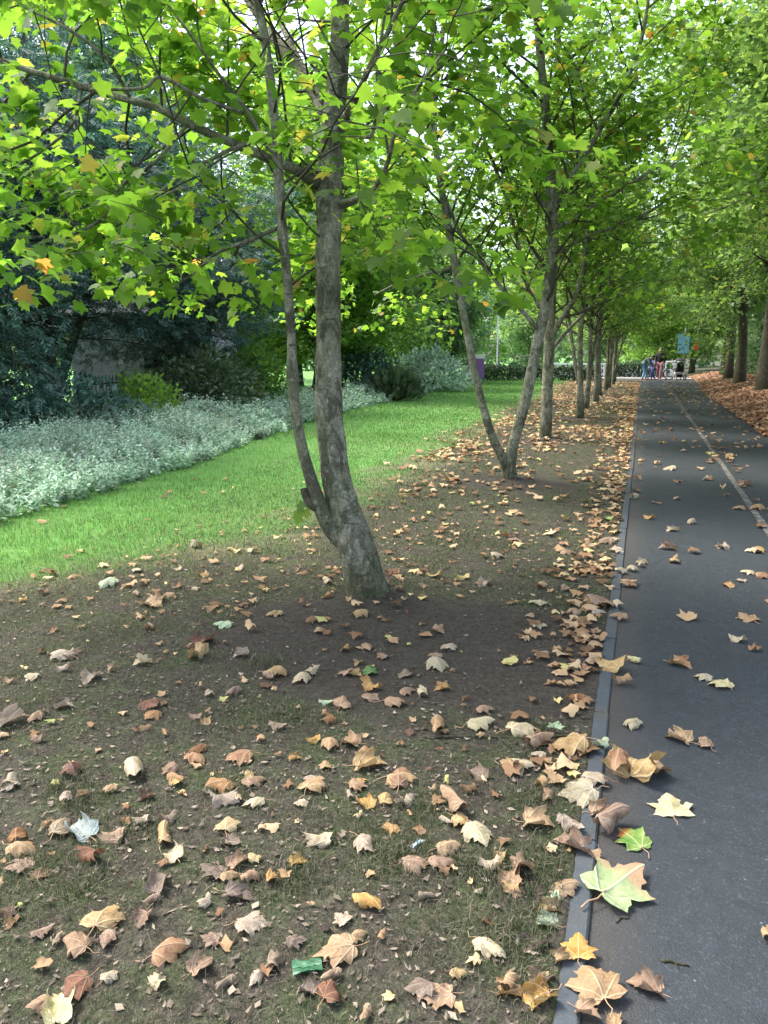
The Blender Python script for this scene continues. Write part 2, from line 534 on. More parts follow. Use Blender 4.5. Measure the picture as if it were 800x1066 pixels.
def leaf_shape(kind):
    """unit leaf: verts (K,3) lying in xy, +y towards the tip, faces list."""
    if kind == 'lobed':
        h = HALF_LO
        out = [h[0]] + h[1:] + [(0, 1.0)] + [(-a, b) for a, b in h[:0:-1]]
        v = [(a, b, -.7 * a * a - .30 * (b - .3) ** 2 + .22 * abs(a)) for a, b in out]
        c = len(v); v.append((0, .38, -.03))
        f = [(c, k, (k + 1) % c) for k in range(c)]
        return np.array(v), np.array(f)
    if kind == 'tri':       # three lobed, cheap
        v = [(0, 0, 0), (.45, .28, -.05), (.2, .52, .03), (0, 1, -.1), (-.2, .52, .03), (-.45, .28, -.05)]
        return np.array(v, float), np.array([(0, 1, 2), (0, 2, 4), (2, 3, 4), (0, 4, 5)])
    if kind == 'oval':
        v = [(0, 0, 0), (.26, .35, .05), (.22, .7, .03), (0, 1, -.06), (-.22, .7, .03), (-.26, .35, .05)]
        return np.array(v, float), np.array([(0, 1, 2), (0, 2, 3), (0, 3, 4), (0, 4, 5)])
    if kind == 'frond':     # a narrow pinnate spray
        v = []; f = []
        for k in range(4):
            y = .08 + k * .22
            for s in (-1, 1):
                b = len(v)
                v += [(0, y, 0), (s * .19, y + .13, -.02), (s * .24, y + .25, -.05), (s * .05, y + .17, .01)]
                f.append((b, b + 1, b + 2, b + 3) if s > 0 else (b + 3, b + 2, b + 1, b))
        return np.array(v, float), np.array(f)


def scatter_leaves(mb, P, D, Nn, S, kind):
    """P positions, D forward, Nn normals, S sizes -> one chunk"""
    v, f = leaf_shape(kind)
    D = D / (np.linalg.norm(D, axis=1)[:, None] + 1e-9)
    X_ = np.cross(D, Nn); X_ /= np.linalg.norm(X_, axis=1)[:, None] + 1e-9
    Z_ = np.cross(X_, D)
    V = P[:, None] + S[:, None, None] * (v[None, :, 0, None] * X_[:, None] + v[None, :, 1, None] * D[:, None] + v[None, :, 2, None] * Z_[:, None])
    n = len(P); K = len(v)
    mb.add(V.reshape(-1, 3), (f[None] + (np.arange(n) * K)[:, None, None]).reshape(-1, f.shape[1]))


def unit(a):
    return a / (np.linalg.norm(a) + 1e-9)


def resample(P, n):
    P = np.asarray(P, float)
    s = np.r_[0, np.cumsum(np.linalg.norm(np.diff(P[:, :3], axis=0), axis=1))]
    t = np.linspace(0, s[-1], n)
    return np.stack([np.interp(t, s, P[:, k]) for k in range(P.shape[1])], 1), s[-1]


def shoot(r_, p0, d0, L, n=6, wig=.16, lift=.0):
    pts = [p0]; d = unit(d0)
    for k in range(n - 1):
        d = unit(d + wig * r_.normal(size=3) + np.array([0, 0, lift]))
        pts.append(pts[-1] + d * L / (n - 1))
    return np.array(pts)


def grow(limbs, seed, zmin=1.8, sp1=.28, L1=1.6, sp2=.17, L2=.45, lift=.06, leaf_sp=.07, leaf_size=.13, upward=.5, start=.3, top_short=.35, droop=.35,
         r1=.009, ntip=3, per=3, jit=.045):
    """limbs: list of (N,4) arrays x,y,z,radius.  Returns branch tubes, twig tubes and leaf arrays."""
    r_ = np.random.default_rng(seed)
    b1 = []; b2 = []; LP = []; LD = []
    ztop = max(l[:, 2].max() for l in limbs)
    for l in limbs:
        L, ln = resample(l, max(4, int(np.linalg.norm(np.diff(l[:, :3], axis=0), axis=1).sum() / sp1)))
        T = np.gradient(L[:, :3], axis=0)
        az = r_.uniform(0, 6.28)
        for k in range(1, len(L)):
            if L[k, 2] < zmin: continue
            if k / len(L) < start and ln > 2.5 and L[k, 2] < zmin + .3: continue
            az += 2.4 + r_.normal() * .5
            t = unit(T[k])
            a = unit(np.cross(t, [math.cos(az), math.sin(az), .01]))
            hfrac = (L[k, 2] - zmin) / max(.1, ztop - zmin)
            d = unit(a + np.array([0, 0, upward]) + .35 * t)
            le = L1 * r_.uniform(.55, 1.15) * (1 - (1 - top_short) * hfrac)
            if le < .25: continue
            P = shoot(r_, L[k, :3], d, le, 7, .13, lift)
            ra = min(L[k, 3] * .55, r1 * (.6 + le * .5))
            b1.append((P, np.linspace(ra, .003, 7)))
            q, _ = resample(P, max(4, int(le / sp2)))
            bt = unit(P[-1] - P[0])
            for m in range(1, len(q)):
                if m / len(q) < .22: continue
                side = 1 if m % 2 else -1
                s_ = unit(np.cross(bt, [0, 0, 1])) * side
                dd = unit(s_ + .7 * bt + np.array([0, 0, r_.uniform(-.25, .25)]))
                ll = L2 * r_.uniform(.5, 1.2)
                W = shoot(r_, q[m], dd, ll, 4, .15, -.03)
                b2.append((W, np.linspace(.0035, .0015, 4)))
                u, _ = resample(W, max(2, int(ll / leaf_sp)))
                for z_ in range(1, len(u)):
                    LP.append(u[z_]); LD.append(dd * .6)
            for _ in range(ntip):
                LP.append(P[-1]); LD.append(bt * .8)
    LP = np.repeat(np.array(LP), per, 0); LD = np.repeat(np.array(LD), per, 0)
    n = len(LP)
    LD = LD + r_.normal(size=(n, 3)) * .55
    LP = LP + r_.normal(size=(n, 3)) * jit
    LD[:, 2] = LD[:, 2] * .5 - droop * r_.uniform(.3, 1.2, n)
    LD /= np.linalg.norm(LD, axis=1)[:, None]
    pet = r_.uniform(.03, .09, n)[:, None] * leaf_size / .13
    LP = LP + LD * pet + r_.normal(size=(n, 3)) * .015
    Nn = np.c_[r_.normal(size=(n, 2)) * .48, np.ones(n)]
    S = leaf_size * np.clip(r_.normal(1, .22, n), .45, 1.5)
    return b1, b2, (LP, LD, Nn, S)


def make_tree(name, loc, trunk, limbs, growth, leafkind, leafmat, bark, extra_stems=(), trunk_sides=14, keep=None, twig_sides=4, tube_detail=True, more=None):
    """trunk: (N,4) in local coordinates; limbs: list of (N,4); all local to loc."""
    root = empty(name, loc)
    mb = MB()
    T = smooth_line(trunk, 9)
    mb.tube(T[:, :3], T[:, 3], trunk_sides, rough=.13, seed=3)
    tr = mb.build('trunk', bark, root)
    for l in extra_stems:
        mb = MB(); S = smooth_line(l, 6)
        mb.tube(S[:, :3], S[:, 3], 10, rough=.09, seed=5)
        mb.build('stem', bark, root)
    for l in limbs:
        mb = MB(); S = smooth_line(l, 5)
        mb.tube(S[:, :3], S[:, 3], 7, rough=.06, seed=9)
        mb.build('limb', bark, root)
    b1, b2, (P, D, N, S) = grow([np.asarray(trunk, float)] + [np.asarray(l, float) for l in list(extra_stems) + list(limbs)], **growth)
    if keep is not None:
        m = keep(P + np.asarray(loc)); P, D, N, S = P[m], D[m], N[m], S[m]
        low = lambda q: (q[:, 2] + loc[2] > 1.85).all() and np.linalg.norm(q + np.asarray(loc) - CAM, axis=1).min() > 2.9
        b1 = [t for t in b1 if low(t[0])]; b2 = [t for t in b2 if low(t[0])]
    mb = MB(); scatter_leaves(mb, P, D, N, S, leafkind)
    cr = mb.build('crown', leafmat, root, smooth=True)
    mb = MB()
    for p, r_ in b1: mb.tube(p, r_, 5, cap=False)
    for p, r_ in b2: mb.tube(p, r_, 3, cap=False)
    tag(mb.build('twig', M['twig'], cr), kind='stuff')
    return root, len(P)


COUNTS = {}


def plimb(pts, Y, loc, slim=.93):
    """pixel-traced limb (px, py, width px, depth offset) -> local (N,4)."""
    out = []
    for px, py, w, dy in pts:
        p = at_y(px, py, Y + dy)
        out.append((*(p - loc), slim * w / 2 * depth_of(p) / FPX))
    return np.array(out)


# --- the near leaning tree
Y1 = 4.30
b0 = at_y(382, 624, Y1); loc1 = np.array([b0[0], Y1, float(height(b0[0], Y1)) - .0])
tr1 = plimb([(386, 640, 66, .02), (383.5, 623, 53, .0), (381, 607, 46, 0), (372, 573, 41, 0), (362, 540, 37, .01), (352, 505, 33.5, .02), (346.5, 470, 31.5, .03), (342.5, 425, 30, .05), (342, 380, 29, .06),
             (342.5, 330, 27.5, .08), (342, 290, 28.5, .1), (342.5, 240, 28, .12), (343.5, 195, 30, .14), (346, 145, 27, .16), (350, 100, 24.5, .18), (354, 50, 22.5, .2), (355, 0, 20, .22)], Y1, loc1)
tr1 = np.vstack([tr1, tr1[-1] + np.array([(.05, .05, .8, -.012), (.0, .15, 1.7, -.025), (.12, .2, 2.7, -.036), (.1, .3, 3.7, -.046)])])
st1 = plimb([(362, 568, 20, 0), (352, 558, 22, -.02), (341, 543, 20, -.05), (331, 520, 17, -.08), (321, 489, 13.5, -.1), (313, 458, 12.5, -.12), (307, 417, 12.5, -.14), (304.5, 392, 14, -.15), (304, 362, 10.5, -.16),
             (302, 330, 10.5, -.18), (299, 290, 10.5, -.2), (293, 225, 12, -.22), (288, 150, 11, -.24), (280.5, 75, 10.5, -.26), (270, 10, 10, -.28)], Y1, loc1)
st1 = np.vstack([st1, st1[-1] + np.array([(-.12, -.05, .6, -.006), (-.2, -.05, 1.4, -.012), (-.3, 0, 2.3, -.02)])])
stub = plimb([(333, 530, 12, -.08), (324, 524, 11, -.1), (319, 516, 10, -.11), (316.5, 508, 9, -.11)], Y1, loc1)
limb1 = [
    plimb([(333, 192, 15, .1), (310, 178, 12, .0), (280, 165, 10, -.1), (240, 148, 9.5, -.2), (205, 133, 9, -.28), (165, 113, 8.5, -.35), (110, 97, 8, -.42), (55, 81, 7, -.5), (0, 62, 6.5, -.55), (-70, 30, 5.5, -.6), (-150, -20, 4, -.7)], Y1, loc1),
    plimb([(340, 122, 15, .18), (328, 100, 13, .3), (310, 70, 12, .45), (290, 45, 11.5, .55), (268, 14, 10.5, .65), (240, -30, 9, .75), (200, -100, 6, .9)], Y1, loc1),
    plimb([(338, 108, 9, .2), (324, 85, 7.5, .4), (306, 52, 7, .6), (292, 20, 6, .8), (284, -30, 5, 1.0), (280, -120, 3, 1.1)], Y1, loc1),
    plimb([(356, 125, 11, .16), (366, 112, 8, .05), (384, 72, 7, -.05), (402, 38, 6, -.1), (420, 0, 5.5, -.2), (450, -60, 4, -.3)], Y1, loc1),
    plimb([(352, 212, 8, .14), (368, 208, 6.5, 0), (388, 198, 6, -.1), (403, 172, 5.5, -.2), (411, 140, 5, -.3), (430, 100, 4, -.4), (465, 50, 3, -.5)], Y1, loc1),
    plimb([(362, 122, 5, .15), (372, 140, 4.5, .0), (388, 139, 4.5, -.05), (392, 100, 4, -.05), (394, 60, 3.5, -.1), (402, 10, 3, -.1)], Y1, loc1),
    plimb([(303, 143, 5, -.2), (283, 158, 4.5, -.3), (262, 122, 4, -.4), (230, 80, 4, -.5), (205, 45, 3.5, -.6), (175, 5, 3, -.7)], Y1, loc1),
    plimb([(262, 148, 4.5, -.15), (235, 158, 4.5, -.3), (195, 180, 4, -.5), (165, 200, 3.5, -.7), (130, 206, 2.5, -.8)], Y1, loc1),
    plimb([(255, 118, 4, -.4), (210, 102, 4.5, -.5), (168, 80, 4.5, -.6), (148, 92, 4, -.65), (95, 93, 3, -.7)], Y1, loc1),
    plimb([(290, 237, 5, -.2), (260, 250, 4.5, -.3), (228, 262, 4, -.4), (205, 282, 3.5, -.5), (180, 300, 2.5, -.6)], Y1, loc1),
    plimb([(135, 100, 4.5, -.4), (110, 60, 4, -.5), (70, 30, 3.5, -.6), (20, 5, 3, -.7)], Y1, loc1),
    plimb([(85, 92, 4, -.45), (75, 130, 3.5, -.55), (40, 160, 3, -.65), (0, 182, 2.5, -.7)], Y1, loc1),
    plimb([(195, 130, 4.5, -.3), (160, 170, 4, -.5), (125, 195, 4, -.6), (110, 225, 3.5, -.7), (75, 245, 3, -.75), (45, 262, 2.2, -.8)], Y1, loc1),
]


def veils(p, wood, loc, gap):
    """leaves that would hang right against a stem on its path side, within gap of it."""
    q = np.concatenate([resample(l[:, :3], 60)[0] for l in wood]) + np.asarray(loc)
    out = np.zeros(len(p), bool)
    for k in range(0, len(p), 4000):
        a = p[k:k + 4000]
        dxz = np.hypot(a[:, None, 0] - q[None, :, 0], a[:, None, 2] - q[None, :, 2] + .12 * (a[:, None, 1] - q[None, :, 1]))
        out[k:k + 4000] = ((dxz < gap) & (a[:, None, 1] < q[None, :, 1] + .1)).any(1)
    return out


def clear_of_trunk(p):
    """pruned crown, also thinned up high for light: no leaves under head height, few right against the trunk on the path side."""
    close = veils(p, [tr1[:19], st1[:17]], loc1, .17) | veils(p, limb1[:4], loc1, .09)
    far_off = np.linalg.norm(p - CAM, axis=1) > 3.7
    thin = np.random.default_rng(6).random(len(p)) < np.where(p[:, 2] > 3.7, .3, .85)  # upper crown thinned so more light reaches the leaves below
    return thin & (p[:, 2] > 1.82 + .12 * np.sin(p[:, 0] * 3)) & ~(close & (np.random.default_rng(4).random(len(p)) < .88)) & far_off


tree1, n = make_tree('plane_tree', loc1, tr1, limb1, dict(seed=5, zmin=1.75, sp1=.17, L1=1.45, sp2=.13, L2=.40, lift=.02, leaf_sp=.075, per=7, jit=.07, leaf_size=.078, upward=.18, start=.1, droop=.3, r1=.007),
                     'lobed', M['leaf_near'], M['bark'], [st1], 22, clear_of_trunk)
COUNTS['t1'] = n
mb = MB(); S = smooth_line(stub, 4); mb.tube(S[:, :3], S[:, 3], 9, rough=.12); mb.build('broken_stub', M['bark_dark'], tree1)
mb = MB()
pb = at_y(316, 523, Y1 - .12) - loc1
scatter_leaves(mb, np.array([pb, pb + (.01, 0, -.04), pb + (-.03, .0, -.06)]), np.array([(-.5, -.2, -.8), (.3, -.3, -.8), (-.2, -.1, -.9)]), np.array([(-.3, -1, .2), (.2, -1, .3), (0, -1, 0.4)]), np.array([.08, .07, .09]), 'lobed')
mb.build('sucker_leaf', M['leaf_near'], tree1)
tag(tree1, 'leaning two stemmed tree with mottled grey bark, nearest the camera on bare soil', 'tree', 'young trees lining the left of the path')

# --- the V shaped tree
Y2 = 8.93
b0 = at_y(532, 503, Y2); loc2 = np.array([b0[0], Y2, float(height(b0[0], Y2))])
tr2 = plimb([(533, 508, 24, 0), (532, 500, 19, 0), (531, 490, 18.5, 0), (532, 474, 16, 0), (538, 450, 14.5, .02), (545, 425, 14.5, .04), (553, 390, 14.5, .08), (561, 350, 14.5, .1), (568, 318, 14.5, .12), (573, 285, 15, .14), (576, 250, 14.5, .16),
             (574, 200, 14, .2), (571, 150, 13, .22), (566, 90, 11.5, .25), (561, 40, 10.5, .28), (559, 0, 10, .3)], Y2, loc2, .76)
tr2 = np.vstack([tr2, tr2[-1] + np.array([(-.05, 0, .9, -.015), (.05, .1, 2.0, -.03), (0, .1, 3.0, -.045)])])
st2 = plimb([(529, 492, 12, 0), (523, 476, 12.5, -.05), (513, 455, 11.5, -.1), (505, 430, 11, -.15), (496, 395, 10.5, -.2), (488, 355, 10, -.25), (480, 310, 10, -.3), (472, 265, 10.5, -.35), (463, 215, 9.5, -.4), (456, 170, 9, -.4), (452, 125, 8, -.4),
             (455, 80, 7, -.4), (462, 30, 6, -.4), (466, -20, 5, -.4), (470, -120, 3.5, -.4)], Y2, loc2, .76)
limb2 = [
    plimb([(452, 150, 7, -.4), (445, 115, 7, -.45), (430, 90, 6.5, -.5), (415, 60, 6, -.55), (408, 20, 5, -.6), (395, -40, 4, -.6)], Y2, loc2, .76),
    plimb([(574, 222, 9, .15), (585, 200, 7.5, .05), (605, 168, 7, -.1), (628, 130, 6.5, -.2), (648, 95, 6, -.3), (664, 55, 5.5, -.4), (673, 15, 5, -.5), (680, -40, 4, -.6)], Y2, loc2, .76),
    plimb([(562, 345, 7, .1), (545, 325, 6, 0), (520, 297, 5.5, -.1), (495, 265, 5, -.2), (478, 240, 4.5, -.3), (465, 208, 4, -.35)], Y2, loc2, .76),
    plimb([(562, 320, 6, .2), (548, 295, 5, .3), (540, 255, 5, .4), (528, 210, 4.5, .5), (515, 175, 4, .6)], Y2, loc2, .76),
    plimb([(571, 217, 6, .2), (550, 197, 5, .2), (525, 180, 5, .2), (513, 168, 4.5, .2), (500, 130, 3.5, .3)], Y2, loc2, .76),
    plimb([(470, 262, 4, -.35), (440, 255, 3.5, -.5), (410, 250, 3, -.6), (385, 256, 2.5, -.7)], Y2, loc2, .76),
    plimb([(472, 278, 4, -.3), (445, 285, 3.5, -.4), (415, 295, 3, -.5), (390, 307, 2.5, -.6)], Y2, loc2, .76),
    plimb([(578, 240, 6, .15), (610, 220, 5, 0), (650, 195, 4.5, -.2), (700, 165, 4, -.4)], Y2, loc2, .76),
    plimb([(577, 265, 5, .15), (615, 245, 4.5, .1), (660, 230, 4, 0), (700, 205, 3, -.1)], Y2, loc2, .76),
]


def clear2(p):
    close = veils(p, [tr2, st2], loc2, .14) | veils(p, limb2[:6], loc2, .07)
    thin = np.random.default_rng(7).random(len(p)) < np.where(p[:, 2] > 5.3, .5, 1)  # top of this crown thinned as well, to let light through
    return thin & (p[:, 2] > 1.75 + .15 * np.sin(p[:, 0] * 4)) & ~(close & (np.random.default_rng(3).random(len(p)) < .8))


tree2, n = make_tree('plane_tree', loc2, tr2, limb2, dict(seed=8, zmin=1.9, sp1=.16, L1=1.75, sp2=.13, L2=.42, lift=.05, leaf_sp=.085, per=7, jit=.08, leaf_size=.072, upward=.6, start=.1, droop=.32, r1=.014),
                     'lobed', M['leaf_near'], M['bark'], [st2], 16, clear2)
COUNTS['t2'] = n
tag(tree2, 'slender tree forking low into a wide V, second from the camera', 'tree', 'young trees lining the left of the path')

# --- third tree
Y3 = 13.68
b0 = at_y(568, 458, Y3); loc3 = np.array([b0[0], Y3, float(height(b0[0], Y3))])
tr3 = plimb([(568, 462, 22, 0), (568, 455, 17, 0), (569, 435, 15.5, 0), (570, 400, 14.5, 0), (572, 360, 14.5, 0), (573, 320, 14.5, 0), (575, 280, 14, 0), (577, 240, 12, 0), (579, 180, 10, 0), (580, 100, 8, .1), (582, 0, 6, .1), (584, -70, 3, .1)], Y3, loc3, .78)
limb3 = [
    plimb([(575, 350, 8, 0), (584, 333, 7.5, -.1), (597, 312, 7.5, -.2), (606, 285, 7, -.3), (611, 250, 6.5, -.4), (614, 215, 5.5, -.5), (625, 170, 4, -.6)], Y3, loc3, .78),
    plimb([(576, 362, 5, .1), (588, 348, 5, .2), (600, 335, 4.5, .3), (616, 318, 4, .4), (640, 290, 3, .5)], Y3, loc3, .78),
    plimb([(573, 300, 6, 0), (560, 270, 5, .1), (550, 230, 4.5, .2), (545, 180, 3.5, .3)], Y3, loc3, .78),
    plimb([(577, 250, 5, 0), (600, 200, 4.5, .1), (620, 150, 4, .2), (632, 80, 3, .3)], Y3, loc3, .78),
]
tree3, n = make_tree('plane_tree', loc3, tr3, limb3, dict(seed=12, zmin=2.0, sp1=.16, L1=2.1, sp2=.14, L2=.45, lift=.05, leaf_sp=.09, per=9, jit=.08, leaf_size=.078, r1=.015, upward=.6, start=.1, droop=.4),
                     'tri', M['leaf_row'], M['bark'], (), 14)
tag(tree3, 'straight trunked tree with one low branch to the right, third from the camera', 'tree', 'young trees lining the left of the path')


# --- the rest of the left row: three shapes
def variant_tree(name, seed, hgt, r0, nstem, spread, growth, leafkind, leafmat, bark, lean=.04, nlimb=5, zl=1.8, llen=2.2, sides=12):
    r_ = np.random.default_rng(seed)
    z = np.linspace(-.05, hgt, 9)
    tr = np.c_[np.cumsum(r_.normal(size=9) * lean), np.cumsum(r_.normal(size=9) * lean), z, r0 * np.clip(1 - z / hgt * .88, .08, 1)]
    tr[:, :2] -= tr[0, :2]
    tr[0, 3] *= 1.35
    stems = []
    for k in range(nstem):
        a = r_.uniform(0, 6.28); zb = r_.uniform(.15, .5)
        P = shoot(r_, np.array([0, 0, zb]), np.array([math.cos(a) * .3 * spread, math.sin(a) * .3 * spread, 1]), hgt * r_.uniform(.6, .85), 8, .06, .06)
        stems.append(np.c_[P, r0 * .62 * np.linspace(1, .15, 8)])
    limbs = []
    for k in range(nlimb):
        zb = zl + (hgt * .6 - zl) * (k / max(1, nlimb - 1))
        a = k * 2.4 + r_.uniform(0, 1)
        b = np.array([np.interp(zb, z, tr[:, 0]), np.interp(zb, z, tr[:, 1]), zb])
        P = shoot(r_, b, np.array([math.cos(a), math.sin(a), .75]), llen * r_.uniform(.7, 1.1), 7, .1, .05)
        limbs.append(np.c_[P, r0 * .38 * np.linspace(1, .18, 7)])
    return make_tree(name, (0, 0, 0), tr, limbs, dict(growth, seed=seed), leafkind, leafmat, bark, stems, sides)


def place(root, loc, rz, sc=1.0, label=None, group=None, cat='tree'):
    root.location = loc; root.rotation_euler = (0, 0, rz); root.scale = (sc, sc, sc)
    tag(root, label, cat, group)


grow_row = dict(zmin=2.0, sp1=.17, L1=2.1, sp2=.14, L2=.45, leaf_sp=.10, per=10, jit=.09, leaf_size=.085, r1=.014, upward=.45, start=.1)
protos = [variant_tree('plane_tree', 31 + k, 7.8, .074, ns, .7, grow_row, 'tri', M['leaf_row'], M['bark'], .05, 5) for k, ns in enumerate((1, 2, 0))]
COUNTS['row'] = [p[1] for p in protos]
protos = [p[0] for p in protos]
ORD = ['fourth', 'fifth', 'sixth', 'seventh', 'eighth', 'ninth', 'tenth', 'eleventh']
LOOK = ['two stemmed tree with pale slim trunks', 'three stemmed slender tree', 'single stemmed slender tree']
for k, (x, y) in enumerate(LEFT_ROW[3:]):
    v = k % 3
    o = protos[v] if k < 3 else copy_tree(protos[v])
    place(o, (x, y, float(height(x, y)) - .01), [2.9, .7, 4.0, 1.9, 5.2, 3.1, .2, 2.2][k], [1, .95, 1.05, .92, 1, .95, 1.04, 1][k],
          '%s, %s from the camera in the left row' % (LOOK[v], ORD[k]), 'young trees lining the left of the path')

# --- right hand row: bigger, denser crowns
grow_right = dict(zmin=2.9, sp1=.17, L1=3.2, sp2=.14, L2=.65, leaf_sp=.10, per=11, jit=.14, leaf_size=.09, upward=.25, start=.05, droop=.5, top_short=.6)
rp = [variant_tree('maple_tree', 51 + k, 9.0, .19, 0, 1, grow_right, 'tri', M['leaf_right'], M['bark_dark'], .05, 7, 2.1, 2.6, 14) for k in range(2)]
COUNTS['right'] = [p[1] for p in rp]
rp = [p[0] for p in rp]
RIGHT = [(3.7, 9.0), (3.75, 12.2), (3.85, 15.6), (3.8, 21.3), (3.69, 27.4), (3.65, 34.0), (3.85, 40.5), (4.2, 46.5)]
RL = ['crown hanging in at the upper right corner above the path', 'leafy crown just left of the one in the upper right corner',
      'dense leafy crown third from the upper right corner along the verge',
      'dark crown drooping low over the verge at the right edge', 'thick trunked tree on the leafy verge at the right edge', 'sturdy tree on the right verge beside the low dark foliage',
      'slimmer tree on the right verge, third trunk in from the right edge', 'farthest tree on the right verge beside the barrier']
for k, (x, y) in enumerate(RIGHT):
    o = rp[k % 2] if k < 2 else copy_tree(rp[k % 2])
    place(o, (x, y, float(height(x, y)) - .02), [0.4, 5.6, 2.0, 3.3, 5.0, 1.2, 2.6, 4.4][k], [1.12, 1.12, 1.2, 1.15, 1.08, 1.08, 1, 1][k], RL[k], 'trees along the right verge')

# --- dark trees beyond the planted bed on the left
grow_yew = dict(zmin=1.5, sp1=.2, L1=3.0, sp2=.17, L2=.75, leaf_sp=.13, per=3, jit=.06, leaf_size=.24, upward=.0, start=.05, droop=.45, top_short=.4, lift=-.02, r1=.012)
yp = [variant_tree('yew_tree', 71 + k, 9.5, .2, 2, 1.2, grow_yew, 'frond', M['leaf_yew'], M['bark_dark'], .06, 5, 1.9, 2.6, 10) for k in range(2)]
COUNTS['yew'] = [p[1] for p in yp]
yp = [p[0] for p in yp]
YEW = [(-10.4, 8.6, 0.3, .9), (-12.3, 13.8, 2.1, .95), (-13.5, 9.5, 4.0, 1.15), (-18.5, 20.5, 1.1, 1.2), (-10.9, 17.2, 3.2, .78), (-17.5, 12.5, 5.1, 1.3)]
YL = ['dark spreading evergreen at the left edge behind the silvery shrubs', 'dark evergreen with bluish sprays drooping over the railings', 'taller dark evergreen behind the one at the left edge',
      'tall evergreen behind the pale wall and railings', 'dark evergreen right of the railings behind the nearest trunk', 'tallest dark evergreen at the far back left']
for k, (x, y, rz, s) in enumerate(YEW):
    o = yp[k % 2] if k < 2 else copy_tree(yp[k % 2])
    place(o, (x, y, float(height(x, y)) - .02), rz, s, YL[k], 'dark evergreens beyond the bed')

# --- leafy trees further along the left and at the far end
grow_far = dict(zmin=.7, sp1=.21, L1=2.7, sp2=.18, L2=.65, leaf_sp=.14, per=8, jit=.15, leaf_size=.17, upward=.3, start=.05, droop=.4, top_short=.5)
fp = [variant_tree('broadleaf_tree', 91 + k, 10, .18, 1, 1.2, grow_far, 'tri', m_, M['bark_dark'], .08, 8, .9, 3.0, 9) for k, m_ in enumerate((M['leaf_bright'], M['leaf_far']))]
COUNTS['far'] = [p[1] for p in fp]
fp = [p[0] for p in fp]
FAR = [(-10.5, 24.5, 0, 0, 1.0, 'bright green tree behind the bed left of the wide V tree'),
       (-18, 24, 1, 2, 1.45, 'tall pale green tree rising behind the evergreens'),
       (-11.2, 31.5, 0, 4, 1.05, 'bright green tree behind the far end of the bed'),
       (-16.5, 36, 1, 1, 1.35, 'tall pale tree far behind the bed'),
       (-12.5, 44, 1, 3, 1.0, 'pale tree behind the purple panel'),
       (-9, 66, 1, 5, 1.2, 'hazy far tree beyond the low hedge, left of the lamp post'),
       (-3, 72, 1, 2.2, 1.3, 'hazy far tree beyond the hedge behind the left row'),
       (3.5, 64, 0, .5, 1.1, 'yellow green tree closing the end of the path behind the people'),
       (-20, 80, 1, 1.5, 1.6, 'broad hazy tree on the skyline far left of the lamp post'),
       (11, 60, 0, 4.2, 1.2, 'leafy tree beyond the right verge at the far end'),
       (10.5, 42, 1, 3.6, 1.0, 'pale green tree behind the right verge'),
       (9.5, 29, 0, 2.9, 1.0, 'bright green tree behind the right verge near the right edge'),
       (12, 74, 1, 2.2, 1.5, 'tall hazy tree beyond the blue sign'),
       (-14.5, 28, 0, 1.7, .75, 'bushy green tree in the second rank behind the bed'),
       (-9.6, 38.5, 1, 5.5, .8, 'small pale tree just behind the end of the silvery bed'),
       (-27, 44, 1, 2.9, 1.3, 'broad pale tree far behind the bed'),
       (-13.0, 54, 0, 3.4, 1.2, 'green tree behind the taller pale hedge'),
       (.5, 58, 0, 5.6, .85, 'low yellow green tree right behind the people'),
       (7.5, 54, 1, .3, .9, 'pale tree behind the farthest verge trunk')]

for k, (x, y, v, rz, s, l) in enumerate(FAR):
    first = [q[0] for q in enumerate(FAR) if q[1][2] == v][0] == k
    o = fp[v] if first else copy_tree(fp[v])
    place(o, (x, y, float(height(x, y)) - .02), rz, s, l, 'background trees')

# ------------------------------------------------------------------ planted bed and shrubs


def stems_bed(seed, n, ylo, yhi, width, leaf):
    r_ = np.random.default_rng(seed)
    y = ylo + (yhi - ylo) * r_.random(n) ** 1.5
    off = r_.random(n) ** .9 * width
    x = bed_edge(y) - .05 - off
    hgt = (.20 + .24 * sstep(0, .9, off)) * (.75 + .5 * r_.random(n)) * (.9 + .75 * fbm(x * .9, y * .9, 40, 3))
    P = []; D = []; S = []; N = []
    per = 13
    z0 = hz(x, y)
    az = r_.uniform(0, 6.28, n); lean = r_.uniform(.05, .45, n)
    lx = np.cos(az) * lean + .25 * (off < .35); ly = np.sin(az) * lean
    for k in range(per):
        f = (k + .6) / per
        px = x + lx * hgt * f ** 1.4 + r_.normal(size=n) * .012; py = y + ly * hgt * f ** 1.4 + r_.normal(size=n) * .012; pz = z0 + hgt * f
        for s in (0, 1):
            a = az + k * 1.57 + s * math.pi + r_.normal(size=n) * .3
            P.append(np.c_[px, py, pz]); D.append(np.c_[np.cos(a), np.sin(a), r_.uniform(-.9, .9, n) + .5 * f])
            S.append(leaf * (1.1 - .55 * f) * r_.uniform(.7, 1.3, n)); N.append(np.c_[r_.normal(size=(n, 2)) * .7, np.ones(n)])
    return map(np.concatenate, (P, D, N, S))


mb = MB()
P, D, N, S = stems_bed(5, 4200, 3.0, 13, 2.4, .062); scatter_leaves(mb, P, D, N, S, 'oval')
P, D, N, S = stems_bed(6, 2400, 12, 40, 2.8, .10); scatter_leaves(mb, P, D, N, S, 'oval')
cover = mb.build('silvery_groundcover', M['leaf_silver'])
tag(cover, 'bank of low silvery leaved shrubs along the lawn edge', 'shrub bed', kind='stuff')


